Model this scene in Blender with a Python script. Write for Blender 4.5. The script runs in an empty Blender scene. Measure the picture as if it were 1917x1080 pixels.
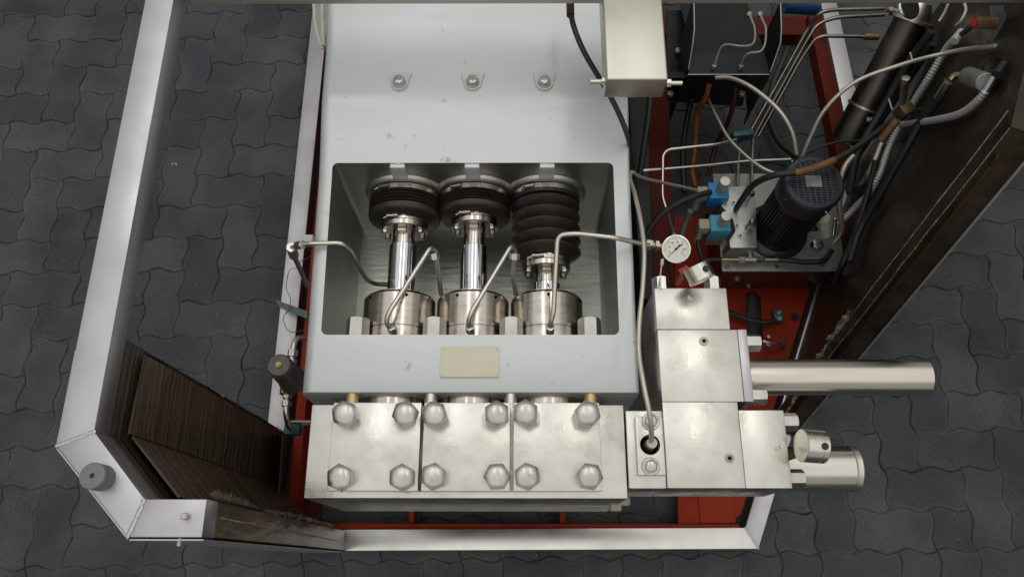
import bpy, bmesh, math, random
from mathutils import Vector, Matrix
random.seed(7)
R = math.radians
scn = bpy.context.scene

# ------------------------------------------------------------------ camera
CAM_H = 2.325
ROT = Matrix(((0.99997854, 0.0, 0.00655158), (0.00221911, 0.94088973, -0.33870576), (-0.00616432, 0.33871303, 0.94086954)))
FPX = 1450.0
cam_d = bpy.data.cameras.new('camera'); cam = bpy.data.objects.new('camera', cam_d); scn.collection.objects.link(cam)
cam_d.sensor_width = 36.0; cam_d.lens = FPX / 1917 * 36.0; cam_d.clip_start = 0.05; cam_d.clip_end = 200
cam.matrix_world = Matrix.Translation((0, 0, CAM_H)) @ ROT.to_4x4()
scn.camera = cam

# ------------------------------------------------------------------ light
world = bpy.data.worlds.new('World'); scn.world = world; world.use_nodes = True
world.node_tree.nodes['Background'].inputs[0].default_value = (1.0, 0.98, 0.93, 1)
world.node_tree.nodes['Background'].inputs[1].default_value = 0.39
def area_lamp(name, loc, sx, sy, power, col=(1, 1, 1), rot=(0, 0, 0)):
    l = bpy.data.lights.new(name, 'AREA'); l.shape = 'RECTANGLE'; l.size = sx; l.size_y = sy; l.energy = power; l.color = col
    o = bpy.data.objects.new(name, l); o.location = loc; o.rotation_euler = rot; scn.collection.objects.link(o)
area_lamp('ceiling_panel_lamp', (-0.1, 0.4, 5.0), 9.0, 9.0, 152, (1.0, 0.99, 0.96))
area_lamp('fluorescent_lamp', (-0.75, 2.1, 4.3), 0.35, 2.2, 9, (0.95, 0.97, 1.0))
area_lamp('fluorescent_lamp', (0.95, 2.1, 4.3), 0.35, 2.2, 9, (1.0, 1.0, 0.93))
scn.view_settings.view_transform = 'Standard'; scn.view_settings.look = 'None'; scn.view_settings.exposure = 0.0; scn.view_settings.gamma = 1.0

# ------------------------------------------------------------------ measuring: a point of the place at height z seen along a given ray
def W(px, py, z):
    d = ROT @ Vector((px - 958.5, 540 - py, -FPX))
    return Vector((0, 0, CAM_H)) + d * ((z - CAM_H) / d.z)
def Yz(py, z, px=900): return W(px, py, z).y
def Ws(*pts): return [W(*p) for p in pts]

# ------------------------------------------------------------------ materials
def mat(name, col, metal=0.0, rough=0.5, noise=None, bump=None, col2=None, stretch=(1, 1, 1), rvar=0.0, extra=None, spec=0.5, detail=4, spots=None, bump2=None):
    m = bpy.data.materials.new(name); m.use_nodes = True; nt = m.node_tree; N = nt.nodes; L = nt.links
    b = N['Principled BSDF']; b.inputs['Base Color'].default_value = (*col, 1); b.inputs['Metallic'].default_value = metal
    b.inputs['Roughness'].default_value = rough; b.inputs['Specular IOR Level'].default_value = spec
    tc = N.new('ShaderNodeNewGeometry'); mp = N.new('ShaderNodeMapping'); mp.inputs['Scale'].default_value = stretch
    L.new(tc.outputs['Position'], mp.inputs['Vector'])
    if noise:
        n = N.new('ShaderNodeTexNoise'); n.inputs['Scale'].default_value = noise; n.inputs['Detail'].default_value = detail; n.inputs['Roughness'].default_value = 0.6
        L.new(mp.outputs[0], n.inputs['Vector'])
        cr = N.new('ShaderNodeMapRange'); cr.inputs['From Min'].default_value = 0.32; cr.inputs['From Max'].default_value = 0.68
        L.new(n.outputs['Fac'], cr.inputs['Value'])
        if col2:
            mx = N.new('ShaderNodeMix'); mx.data_type = 'RGBA'; mx.inputs[6].default_value = (*col, 1); mx.inputs[7].default_value = (*col2, 1)
            L.new(cr.outputs[0], mx.inputs[0]); L.new(mx.outputs[2], b.inputs['Base Color'])
        if rvar:
            rr = N.new('ShaderNodeMapRange'); rr.inputs['To Min'].default_value = max(0.02, rough - rvar); rr.inputs['To Max'].default_value = rough + rvar
            L.new(cr.outputs[0], rr.inputs['Value']); L.new(rr.outputs[0], b.inputs['Roughness'])
    if spots:
        sc_, th_, cs_ = spots
        ns = N.new('ShaderNodeTexNoise'); ns.inputs['Scale'].default_value = sc_; ns.inputs['Detail'].default_value = 6; ns.inputs['Roughness'].default_value = 0.7
        L.new(tc.outputs['Position'], ns.inputs['Vector'])
        ms_ = N.new('ShaderNodeMapRange'); ms_.inputs['From Min'].default_value = th_; ms_.inputs['From Max'].default_value = th_ + .07; ms_.inputs['To Max'].default_value = .7
        L.new(ns.outputs['Fac'], ms_.inputs['Value'])
        mq = N.new('ShaderNodeMix'); mq.data_type = 'RGBA'; mq.inputs[6].default_value = (*col, 1); mq.inputs[7].default_value = (*cs_, 1)
        if b.inputs['Base Color'].links: L.new(b.inputs['Base Color'].links[0].from_socket, mq.inputs[6])
        L.new(ms_.outputs[0], mq.inputs[0]); L.new(mq.outputs[2], b.inputs['Base Color'])
    if bump:
        sc, st, dist, bstretch = bump
        mp2 = N.new('ShaderNodeMapping'); mp2.inputs['Scale'].default_value = bstretch; L.new(tc.outputs['Position'], mp2.inputs['Vector'])
        n2 = N.new('ShaderNodeTexNoise'); n2.inputs['Scale'].default_value = sc; n2.inputs['Detail'].default_value = 3
        L.new(mp2.outputs[0], n2.inputs['Vector'])
        bp = N.new('ShaderNodeBump'); bp.inputs['Strength'].default_value = st; bp.inputs['Distance'].default_value = dist
        L.new(n2.outputs['Fac'], bp.inputs['Height']); L.new(bp.outputs[0], b.inputs['Normal'])
        if bump2:
            for sc3, st3, bs3 in bump2:
                mp3 = N.new('ShaderNodeMapping'); mp3.inputs['Scale'].default_value = bs3; mp3.inputs['Rotation'].default_value = (0, 0, .5 if bs3[0] > bs3[1] else -.3); L.new(tc.outputs['Position'], mp3.inputs['Vector'])
                n3 = N.new('ShaderNodeTexNoise'); n3.inputs['Scale'].default_value = sc3; n3.inputs['Detail'].default_value = 2; L.new(mp3.outputs[0], n3.inputs['Vector'])
                b3 = N.new('ShaderNodeBump'); b3.inputs['Strength'].default_value = st3; b3.inputs['Distance'].default_value = .001
                L.new(n3.outputs['Fac'], b3.inputs['Height']); L.new(b.inputs['Normal'].links[0].from_socket, b3.inputs['Normal']); L.new(b3.outputs[0], b.inputs['Normal'])
    if extra: extra(m, nt, b, tc)
    return m

def paver_extra(m, nt, b, tc):
    N, L = nt.nodes, nt.links
    oi = N.new('ShaderNodeObjectInfo')
    geo = N.new('ShaderNodeNewGeometry')
    n1 = N.new('ShaderNodeTexNoise'); n1.inputs['Scale'].default_value = 5.0; n1.inputs['Detail'].default_value = 5
    L.new(geo.outputs['Position'], n1.inputs['Vector'])
    n2 = N.new('ShaderNodeTexNoise'); n2.inputs['Scale'].default_value = 260.0; n2.inputs['Detail'].default_value = 2
    L.new(geo.outputs['Position'], n2.inputs['Vector'])
    base = N.new('ShaderNodeMix'); base.data_type = 'RGBA'; base.inputs[6].default_value = (0.041, 0.044, 0.051, 1); base.inputs[7].default_value = (0.070, 0.074, 0.081, 1)
    mrn = N.new('ShaderNodeMapRange'); mrn.inputs['From Min'].default_value = 0.35; mrn.inputs['From Max'].default_value = 0.65; L.new(n1.outputs['Fac'], mrn.inputs['Value']); L.new(mrn.outputs[0], base.inputs[0])
    hv = N.new('ShaderNodeHueSaturation'); mr = N.new('ShaderNodeMapRange'); mr.inputs['To Min'].default_value = 0.82; mr.inputs['To Max'].default_value = 1.2
    L.new(oi.outputs['Random'], mr.inputs['Value']); L.new(mr.outputs[0], hv.inputs['Value']); L.new(base.outputs[2], hv.inputs['Color'])
    g = N.new('ShaderNodeMapRange'); g.inputs['From Min'].default_value = 0.25; g.inputs['From Max'].default_value = 0.75; g.inputs['To Min'].default_value = 0.6; g.inputs['To Max'].default_value = 1.4
    L.new(n2.outputs['Fac'], g.inputs['Value'])
    mg = N.new('ShaderNodeMix'); mg.data_type = 'RGBA'; mg.blend_type = 'MULTIPLY'; mg.inputs[0].default_value = 1.0
    L.new(hv.outputs['Color'], mg.inputs[6]); L.new(g.outputs[0], mg.inputs[7])
    # pale grit specks
    v = N.new('ShaderNodeTexVoronoi'); v.inputs['Scale'].default_value = 34.0; L.new(geo.outputs['Position'], v.inputs['Vector'])
    th = N.new('ShaderNodeMapRange'); th.inputs['From Min'].default_value = 0.070; th.inputs['From Max'].default_value = 0.035
    th.inputs['To Min'].default_value = 0; th.inputs['To Max'].default_value = 0.75
    L.new(v.outputs['Distance'], th.inputs['Value'])
    vs = N.new('ShaderNodeSeparateColor'); L.new(v.outputs['Color'], vs.inputs[0])
    gt = N.new('ShaderNodeMath'); gt.operation = 'GREATER_THAN'; gt.inputs[1].default_value = 0.72; L.new(vs.outputs[0], gt.inputs[0])
    mu = N.new('ShaderNodeMath'); mu.operation = 'MULTIPLY'; L.new(th.outputs[0], mu.inputs[0]); L.new(gt.outputs[0], mu.inputs[1])
    ms = N.new('ShaderNodeMix'); ms.data_type = 'RGBA'; ms.inputs[7].default_value = (0.30, 0.30, 0.28, 1)
    L.new(mu.outputs[0], ms.inputs[0]); L.new(mg.outputs[2], ms.inputs[6]);
    # dusty tan wear towards the edges (vertex attribute on the bevel)
    at = N.new('ShaderNodeAttribute'); at.attribute_name = 'edge'
    n3 = N.new('ShaderNodeTexNoise'); n3.inputs['Scale'].default_value = 9.0; n3.inputs['Detail'].default_value = 3; L.new(geo.outputs['Position'], n3.inputs['Vector'])
    m3 = N.new('ShaderNodeMapRange'); m3.inputs['From Min'].default_value = 0.40; m3.inputs['From Max'].default_value = 0.7; m3.inputs['To Max'].default_value = 0.9
    L.new(n3.outputs['Fac'], m3.inputs['Value'])
    m4 = N.new('ShaderNodeMath'); m4.operation = 'MULTIPLY'; L.new(at.outputs['Fac'], m4.inputs[0]); L.new(m3.outputs[0], m4.inputs[1])
    me = N.new('ShaderNodeMix'); me.data_type = 'RGBA'; me.inputs[7].default_value = (0.13, 0.122, 0.102, 1)
    L.new(m4.outputs[0], me.inputs[0]); L.new(ms.outputs[2], me.inputs[6]); L.new(me.outputs[2], b.inputs['Base Color'])
    bp = N.new('ShaderNodeBump'); bp.inputs['Strength'].default_value = 0.35; bp.inputs['Distance'].default_value = 0.002
    L.new(n2.outputs['Fac'], bp.inputs['Height']); L.new(bp.outputs[0], b.inputs['Normal'])

M = {}
M['paver'] = mat('dark_concrete', (0.045, 0.048, 0.052), rough=0.8, extra=paver_extra, spec=0.35)
M['dirt'] = mat('joint_dirt', (0.028, 0.027, 0.023), rough=0.95, noise=9, col2=(0.15, 0.135, 0.10), bump=(300, 0.6, 0.004, (1, 1, 1)))
M['frame'] = mat('brushed_stainless', (0.50, 0.49, 0.51), 1.0, 0.44, noise=7, col2=(0.44, 0.43, 0.45), rvar=0.07, bump=(260, 0.05, 0.001, (1, 0.06, 1)), spots=(38, .68, (.22, .2, .17)))
M['block'] = mat('ground_stainless', (0.50, 0.485, 0.44), 1.0, 0.32, noise=17, col2=(0.66, 0.65, 0.61), rvar=0.09, bump=(15, 0.12, 0.012, (1, 1, 1)), spots=(30, .74, (.34, .32, .27)), bump2=((420, .10, (1, .05, 1)), (380, .10, (.05, 1, 1))))
M['nut'] = mat('bolt_steel', (0.40, 0.385, 0.37), 1.0, 0.30, noise=40, col2=(0.56, 0.54, 0.52), rvar=0.06)
M['satin'] = mat('turned_steel', (0.44, 0.395, 0.345), 1.0, 0.21, noise=22, col2=(0.56, 0.52, 0.47), rvar=0.08, stretch=(1, 3, 1))
M['dull'] = mat('weathered_steel', (0.30, 0.28, 0.24), 1.0, 0.42, noise=18, col2=(0.46, 0.43, 0.37), rvar=0.1)
M['shadetube'] = mat('shaded_tube', (0.24, 0.215, 0.18), 1.0, 0.36, noise=12, col2=(0.40, 0.37, 0.32), rvar=.08)  # tube steel darkened to stand for the dim rear bay
M['tube'] = mat('tube_steel', (0.58, 0.54, 0.47), 1.0, 0.34, noise=30, col2=(0.66, 0.62, 0.56), rvar=0.06)
M['chrome'] = mat('hard_chrome', (0.58, 0.59, 0.63), 1.0, 0.06)
M['paint'] = mat('silver_paint', (0.545, 0.572, 0.582), 0.40, 0.46, noise=6, col2=(0.60, 0.62, 0.62), stretch=(0.5, 2.5, 1), rvar=0.08, bump=(70, 0.07, 0.003, (0.16, 2.4, 1)), spots=(22, .64, (.22, .22, .20)))
M['shadepaint'] = mat('shaded_pit_paint', (0.42, 0.43, 0.395), 1.0, 0.42, noise=9, col2=(0.52, 0.53, 0.49), bump=(60, 0.22, 0.004, (0.3, 1.6, 0.5)))
M['bright'] = mat('lit_stainless', (0.82, 0.81, 0.77), 1.0, 0.36, noise=7, col2=(0.74, 0.73, 0.70), rvar=0.06)  # frame stainless lightened so the front lower beam looks lit
M['tie'] = mat('tie_nut_steel', (0.42, 0.40, 0.38), 1.0, 0.45, noise=40, col2=(0.50, 0.48, 0.45))
M['brownwall'] = mat('brown_coated_sheet', (0.011, 0.007, 0.004), 0.0, 0.36, noise=9, col2=(0.040, 0.027, 0.015), rvar=0.12, bump=(34, 0.4, 0.006, (1, .5, 1)), spec=0.3, detail=8)
M['topbeam'] = mat('dull_stainless', (0.50, 0.48, 0.40), 0.6, 0.5, noise=7, col2=(0.56, 0.54, 0.46))
M['filmsheet'] = mat('stretch_film', (0.022, 0.014, 0.008), 0.0, 0.22, noise=170, col2=(0.115, 0.082, 0.052), stretch=(0.02, 0.02, 1), rvar=0.1, bump=(60, 0.9, 0.008, (.05, .05, 1)), detail=6, spec=0.7)
M['brownpost'] = mat('ochre_brown_film', (0.040, 0.026, 0.011), 0.0, 0.30, noise=8, col2=(0.085, 0.058, 0.027), bump=(30, 0.5, 0.006, (1, 1, .3)), spec=0.6)
M['rubber'] = mat('black_rubber', (0.018, 0.014, 0.012), 0, 0.33, noise=30, col2=(0.030, 0.024, 0.021))
M['hose'] = mat('black_hose_rubber', (0.016, 0.016, 0.017), 0, 0.5)
M['black'] = mat('black_paint', (0.007, 0.008, 0.010), 0, 0.42, noise=20, col2=(0.012, 0.013, 0.016), spec=0.25)
M['navy'] = mat('dark_steel_blue_paint', (0.010, 0.012, 0.018), 0, 0.42, spec=0.3)
M['motor'] = mat('motor_paint', (0.014, 0.017, 0.022), 0.0, 0.38, noise=25, col2=(0.024, 0.028, 0.034))
M['void'] = mat('dark_hole', (0.004, 0.004, 0.004), 0, 0.9, spec=0.0)
M['red'] = mat('red_oxide_paint', (0.28, 0.025, 0.007), 0, 0.55, noise=8, col2=(0.21, 0.017, 0.005), rvar=0.06, bump=(120, 0.15, 0.002, (1, 1, 1)), spec=0.15, spots=(20, .62, (.06, .012, .006)))
M['brown'] = mat('brown_film', (0.016, 0.009, 0.005), 0.0, 0.30, noise=120, col2=(0.062, 0.050, 0.037), stretch=(0.03, 0.03, 1), rvar=0.14, bump=(90, 0.5, 0.006, (.04, .04, 1)), detail=8, spec=0.6)
M['film'] = mat('torn_film', (0.09, 0.08, 0.065), 0, 0.35, noise=60, col2=(0.36, 0.34, 0.30), bump=(60, 0.8, 0.01, (1, 1, 1)), spec=0.6)
M['blue'] = mat('blue_paint', (0.012, 0.22, 0.50), 0, 0.38)
M['cyan'] = mat('pale_blue_paint', (0.045, 0.29, 0.42), 0, 0.42)
M['darkblue'] = mat('deep_blue_paint', (0.01, 0.05, 0.14), 0, 0.4)
M['cream'] = mat('grey_plastic', (0.33, 0.32, 0.25), 0, 0.45)
M['white'] = mat('white_plastic', (0.66, 0.67, 0.58), 0, 0.45, noise=30, col2=(0.55, 0.54, 0.42))
M['zinc'] = mat('zinc_plate', (0.36, 0.37, 0.36), 0.85, 0.42, noise=25, col2=(0.52, 0.53, 0.51), rvar=0.1)
M['brass'] = mat('aged_brass', (0.45, 0.34, 0.17), 1.0, 0.38, noise=40, col2=(0.30, 0.22, 0.11))
M['yellow'] = mat('yellow_passivated_steel', (0.62, 0.50, 0.20), 0.6, 0.4, noise=30, col2=(0.5, 0.42, 0.2))
M['teal'] = mat('teal_plastic', (0.010, 0.085, 0.095), 0, 0.45)
M['tealtape'] = mat('green_tape', (0.10, 0.16, 0.15), 0, 0.5, noise=60, col2=(0.06, 0.11, 0.10))
M['orange'] = mat('orange_hose_rubber', (0.36, 0.11, 0.012), 0, 0.45, noise=12, col2=(0.10, 0.035, 0.010))
M['darkred'] = mat('dark_red_rubber', (0.05, 0.008, 0.006), 0, 0.5)
M['copperwire'] = mat('brown_wire', (0.10, 0.05, 0.035), 0, 0.5)
M['rust'] = mat('rusty_brass', (0.20, 0.075, 0.03), 0.4, 0.6, noise=40, col2=(0.22, 0.18, 0.12))
M['bracket'] = mat('warm_stainless', (0.52, 0.50, 0.44), 1.0, 0.42, noise=10, col2=(0.60, 0.585, 0.53), rvar=0.06)
M['tag'] = mat('name_plate_metal', (0.44, 0.41, 0.31), 0.5, 0.42, noise=14, col2=(0.54, 0.52, 0.42), stretch=(0.6, 3, 1), rvar=0.08)
M['dial'] = mat('dial_face', (0.78, 0.78, 0.72), 0, 0.5, noise=50, col2=(0.68, 0.66, 0.55))
M['ink'] = mat('dial_ink', (0.02, 0.02, 0.02), 0, 0.6)
M['conduit'] = mat('grey_conduit', (0.50, 0.52, 0.53), 0.35, 0.42)
M['braid'] = mat('braided_steel', (0.62, 0.58, 0.48), 0.75, 0.4)
M['grime'] = mat('grey_cast_metal', (0.22, 0.22, 0.21), 0.6, 0.5, noise=20, col2=(0.33, 0.33, 0.31))
M['regul'] = mat('grey_enamel', (0.085, 0.08, 0.072), 0.1, 0.42, noise=40, col2=(0.11, 0.10, 0.09))
M['gasket'] = mat('grey_rubber', (0.15, 0.155, 0.155), 0, 0.7, noise=60, col2=(0.20, 0.20, 0.20))
M['bluegrey'] = mat('pale_bluegrey_plate', (0.22, 0.27, 0.30), 0, 0.5)
M['redtag'] = mat('red_tag', (0.5, 0.03, 0.02), 0, 0.5)
M['skin_tape'] = mat('orange_tape', (0.50, 0.17, 0.09), 0, 0.5)

def glass_mat():
    m = bpy.data.materials.new('gauge_glass'); m.use_nodes = True; b = m.node_tree.nodes['Principled BSDF']
    b.inputs['Transmission Weight'].default_value = 1.0; b.inputs['Roughness'].default_value = 0.02; b.inputs['IOR'].default_value = 1.1
    return m
M['glass'] = glass_mat()

# ------------------------------------------------------------------ mesh helpers
class MB:
    def __init__(s): s.bm = bmesh.new()
    def box(s, x0, x1, y0, y1, z0, z1, bev=0.0, seg=1, rotz=0.0, mtx=None):
        b = bmesh.new(); bmesh.ops.create_cube(b, size=1)
        bmesh.ops.scale(b, vec=(x1 - x0, y1 - y0, z1 - z0), verts=b.verts)
        if bev: bmesh.ops.bevel(b, geom=b.edges[:], offset=bev, segments=seg, affect='EDGES', profile=0.5)
        if rotz: bmesh.ops.rotate(b, cent=(0, 0, 0), matrix=Matrix.Rotation(rotz, 3, 'Z'), verts=b.verts)
        if mtx: bmesh.ops.transform(b, matrix=mtx, verts=b.verts)
        bmesh.ops.translate(b, vec=((x0 + x1) / 2, (y0 + y1) / 2, (z0 + z1) / 2), verts=b.verts)
        s._join(b); return s
    def _join(s, b):
        me = bpy.data.meshes.new('t'); b.to_mesh(me); b.free(); s.bm.from_mesh(me); bpy.data.meshes.remove(me)
    def lathe(s, prof, origin, axis, seg=24, cap=True, phase=0.0, sharp=False):
        """prof: (distance along axis, radius)"""
        a = Vector(axis).normalized(); u = a.orthogonal().normalized()
        ref = Vector((0, 0, 1)) if abs(a.z) < 0.9 else Vector((1, 0, 0))
        u = (ref - a * ref.dot(a)).normalized(); v = a.cross(u); o = Vector(origin); rings = []
        for t, r in prof:
            if r < 1e-6: rings.append([s.bm.verts.new(o + a * t)])
            else: rings.append([s.bm.verts.new(o + a * t + (u * math.cos(phase + 2 * math.pi * k / seg) + v * math.sin(phase + 2 * math.pi * k / seg)) * r) for k in range(seg)])
        for A, B in zip(rings, rings[1:]):
            for k in range(seg):
                k2 = (k + 1) % seg
                vs = [A[k % len(A)], A[k2 % len(A)], B[k2 % len(B)], B[k % len(B)]]
                q = []
                for w in vs:
                    if w not in q: q.append(w)
                if len(q) > 2:
                    try: s.bm.faces.new(q)
                    except ValueError: pass
        if cap:
            for rg in (rings[0], rings[-1]):
                if len(rg) > 2: s.bm.faces.new(rg)
        return s
    def cyl(s, p0, p1, r, seg=20, r1=None, bev=0.0, phase=0.0):
        p0 = Vector(p0); p1 = Vector(p1); L = (p1 - p0).length; r1 = r if r1 is None else r1
        pr = [(0, r), (L, r1)] if not bev else [(0, r - bev), (bev, r), (L - bev, r1), (L, r1 - bev)]
        return s.lathe(pr, p0, p1 - p0, seg, phase=phase)
    def hexa(s, p0, p1, af, phase=0.0, dome=0.0):
        """hexagonal head from p0 (seat) to p1 (top) across flats af, with chamfered corners"""
        p0 = Vector(p0); p1 = Vector(p1); a = (p1 - p0).normalized(); H = (p1 - p0).length
        ref = Vector((0, 0, 1)) if abs(a.z) < 0.9 else Vector((1, 0, 0))
        u = (ref - a * ref.dot(a)).normalized(); v = a.cross(u); n = 24; ri = af / 2
        rr = [ri / math.cos(((2 * math.pi * k / n + math.pi / 6) % (math.pi / 3)) - math.pi / 6) for k in range(n)]
        P = lambda k, r, t: s.bm.verts.new(p0 + a * t + (u * math.cos(phase + 2 * math.pi * k / n) + v * math.sin(phase + 2 * math.pi * k / n)) * r)
        r0 = ri * 0.95
        A = [P(k, rr[k], 0) for k in range(n)]
        B = [P(k, rr[k], H - (rr[k] - r0) * 0.62 - dome * 0.35) for k in range(n)]
        C = [P(k, r0, H - dome * 0.30) for k in range(n)]
        rings = [A, B, C]
        if dome > .005:
            B = [P(k, rr[k], H - dome * (rr[k] / ri) ** 3) for k in range(n)]
            rings = [A, B] + [[P(k, rr[k] * q, H - dome * (rr[k] * q / ri) ** 3) for k in range(n)] for q in (.88, .7, .45, .2)]
        elif dome: rings += [[P(k, r0 * 0.62, H - dome * 0.02) for k in range(n)], [P(k, r0 * 0.3, H + dome * 0.10) for k in range(n)]]
        for X, Z in zip(rings, rings[1:]):
            for k in range(n): s.bm.faces.new([X[k], X[(k + 1) % n], Z[(k + 1) % n], Z[k]])
        s.bm.faces.new(rings[-1]); s.bm.faces.new(A[::-1]); return s
    def tube(s, pts, r, seg=10, smooth=True, step=0.008, ring=None, taper=None):
        P = spline(pts, step) if smooth else [Vector(p) for p in pts]
        if ring: P = resample(P, ring[0] / 3.0)
        n = len(P); T = [(P[min(i + 1, n - 1)] - P[max(i - 1, 0)]).normalized() for i in range(n)]
        u = T[0].orthogonal().normalized(); rings = []
        for i in range(n):
            u = (u - T[i] * u.dot(T[i])).normalized(); v = T[i].cross(u)
            rad = r if not ring else r * (1 + (ring[1] if i % 3 == 1 else (-ring[1] if i % 3 == 0 else ring[1] * .3)))
            rings.append([s.bm.verts.new(P[i] + (u * math.cos(2 * math.pi * k / seg) + v * math.sin(2 * math.pi * k / seg)) * rad) for k in range(seg)])
        for A, B in zip(rings, rings[1:]):
            for k in range(seg): s.bm.faces.new([A[k], A[(k + 1) % seg], B[(k + 1) % seg], B[k]])
        s.bm.faces.new(rings[0][::-1]); s.bm.faces.new(rings[-1]); return s
    def prism(s, poly, z0, z1, bev=0.0):
        """polygon (x,y) extruded in z"""
        b = bmesh.new(); f = b.faces.new([b.verts.new((x, y, z0)) for x, y in poly]); b.normal_update()
        if f.normal.z > 0: f.normal_flip()
        r = bmesh.ops.extrude_face_region(b, geom=[f]); vs = [g for g in r['geom'] if isinstance(g, bmesh.types.BMVert)]
        bmesh.ops.translate(b, vec=(0, 0, z1 - z0), verts=vs)
        if bev: bmesh.ops.bevel(b, geom=b.edges[:], offset=bev, segments=2, affect='EDGES', profile=0.5)
        s._join(b); return s
    def slab(s, corners, normal, th):
        """polygon of 3-D corners thickened along normal"""
        nn = Vector(normal).normalized() * th
        A = [s.bm.verts.new(Vector(c)) for c in corners]; B = [s.bm.verts.new(Vector(c) + nn) for c in corners]
        s.bm.faces.new(A); s.bm.faces.new(B[::-1])
        for k in range(len(A)): s.bm.faces.new([A[k], B[k], B[(k + 1) % len(A)], A[(k + 1) % len(A)]])
        return s

def spline(pts, step):
    P = [Vector(p) for p in pts]
    if len(P) < 3: return P
    Q = [P[0] * 2 - P[1]] + P + [P[-1] * 2 - P[-2]]; out = []
    for i in range(1, len(Q) - 2):
        n = max(2, int((Q[i + 1] - Q[i]).length / step))
        a, b, c, d = Q[i - 1:i + 3]
        # centripetal-like tangents limited by the segment length
        L = (c - b).length
        m1 = (c - a); m2 = (d - b)
        m1 = m1.normalized() * L if m1.length > 1e-9 else m1; m2 = m2.normalized() * L if m2.length > 1e-9 else m2
        for k in range(n):
            t = k / n; t2 = t * t; t3 = t2 * t
            out.append(b * (2 * t3 - 3 * t2 + 1) + m1 * (t3 - 2 * t2 + t) + c * (-2 * t3 + 3 * t2) + m2 * (t3 - t2))
    out.append(P[-1]); return out
def resample(P, step):
    out = [P[0]]; acc = 0.0
    for a, b in zip(P, P[1:]):
        L = (b - a).length; t = step - acc
        while t <= L: out.append(a.lerp(b, t / L)); t += step
        acc = (acc + L) % step
    return out
def bend(pts, r, n=5):
    """polyline with its corners rounded at radius r, for bent steel tube"""
    P = [Vector(p) for p in pts]; out = [P[0]]
    for i in range(1, len(P) - 1):
        a = (P[i - 1] - P[i]); b = (P[i + 1] - P[i]); d = min(r, a.length * .45, b.length * .45)
        A = P[i] + a.normalized() * d; B = P[i] + b.normalized() * d
        for k in range(n + 1):
            t = k / n; out.append(A * (1 - t) ** 2 + P[i] * 2 * t * (1 - t) + B * t * t)
    out.append(P[-1]); return out

def thing(name, label, cat, loc, group=None, kind=None):
    o = bpy.data.objects.new(name, None); scn.collection.objects.link(o); o.location = loc; o.empty_display_size = 0.05
    o['label'] = label; o['category'] = cat
    if group: o['group'] = group
    if kind: o['kind'] = kind
    return o
def worldloc(o):
    v = Vector(o.location)
    while o.parent: o = o.parent; v = v + Vector(o.location)
    return v
def link(name, mb, m, parent=None, loc=None, smooth=35, label=None):
    bm = mb.bm; bmesh.ops.recalc_face_normals(bm, faces=bm.faces)
    me = bpy.data.meshes.new(name)
    c = Vector(loc) if loc is not None else sum((v.co for v in bm.verts), Vector()) / max(1, len(bm.verts))
    bmesh.ops.translate(bm, vec=-c, verts=bm.verts)
    if smooth:
        for f in bm.faces: f.smooth = True
        for e in bm.edges:
            if len(e.link_faces) == 2 and e.calc_face_angle(0) > R(smooth): e.smooth = False
    bm.to_mesh(me); bm.free(); me.materials.append(m if not isinstance(m, str) else M[m])
    o = bpy.data.objects.new(name, me); scn.collection.objects.link(o)
    if parent: o.parent = parent; o.location = c - worldloc(parent)
    else: o.location = c
    if label: o['label'] = label
    return o
def tag(o, label, cat, group=None):
    o['label'] = label; o['category'] = cat
    if group: o['group'] = group
    return o
def copy_to(o, delta, parent=None, rotz=0.0):
    c = o.copy(); scn.collection.objects.link(c); c.parent = parent or o.parent; c.location = Vector(o.location) + Vector(delta)
    if rotz: c.rotation_euler.z = o.rotation_euler.z + rotz
    return c

# ================================================================== PAVING
A = 0.1125; TH = 0.0207970174; OX, OY = -1.73233869, 1.93606930
def lat(u, v): return (u * math.cos(TH) - v * math.sin(TH), u * math.sin(TH) + v * math.cos(TH))
ground_mb = MB(); ground_mb.prism([(-25, -25), (25, -25), (25, 25), (-25, 25)], -0.03, -0.0060)
ground = link('ground', ground_mb, 'dirt', loc=(0, 0, 0), smooth=0); ground['kind'] = 'structure'
paving = bpy.data.objects.new('pavement', None); scn.collection.objects.link(paving); paving['kind'] = 'structure'
paving['label'] = 'dark grey interlocking wave pavers with dusty joints under the machine'
EDGE = [(0.0, 0.0), (0.15, 0.050), (0.28, 0.072), (0.72, -0.072), (0.85, -0.050)]
def outline(w, h):
    """closed outline of a w x h block of cells, lattice units, y down in rows; start top-left, clockwise in image"""
    P = []
    for i in range(w): P += [(i + t, s) for t, s in EDGE]                       # top edge going right: +s is up
    for j in range(h): P += [(w + s, -(j + t)) for t, s in EDGE]               # right edge going down: +s is right
    for i in range(w, 0, -1): P += [(i - t, -h - s) for t, s in EDGE]         # bottom, reversed (point symmetric)
    for j in range(h, 0, -1): P += [(0 - s, -(j - t)) for t, s in EDGE]
    return P
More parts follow.
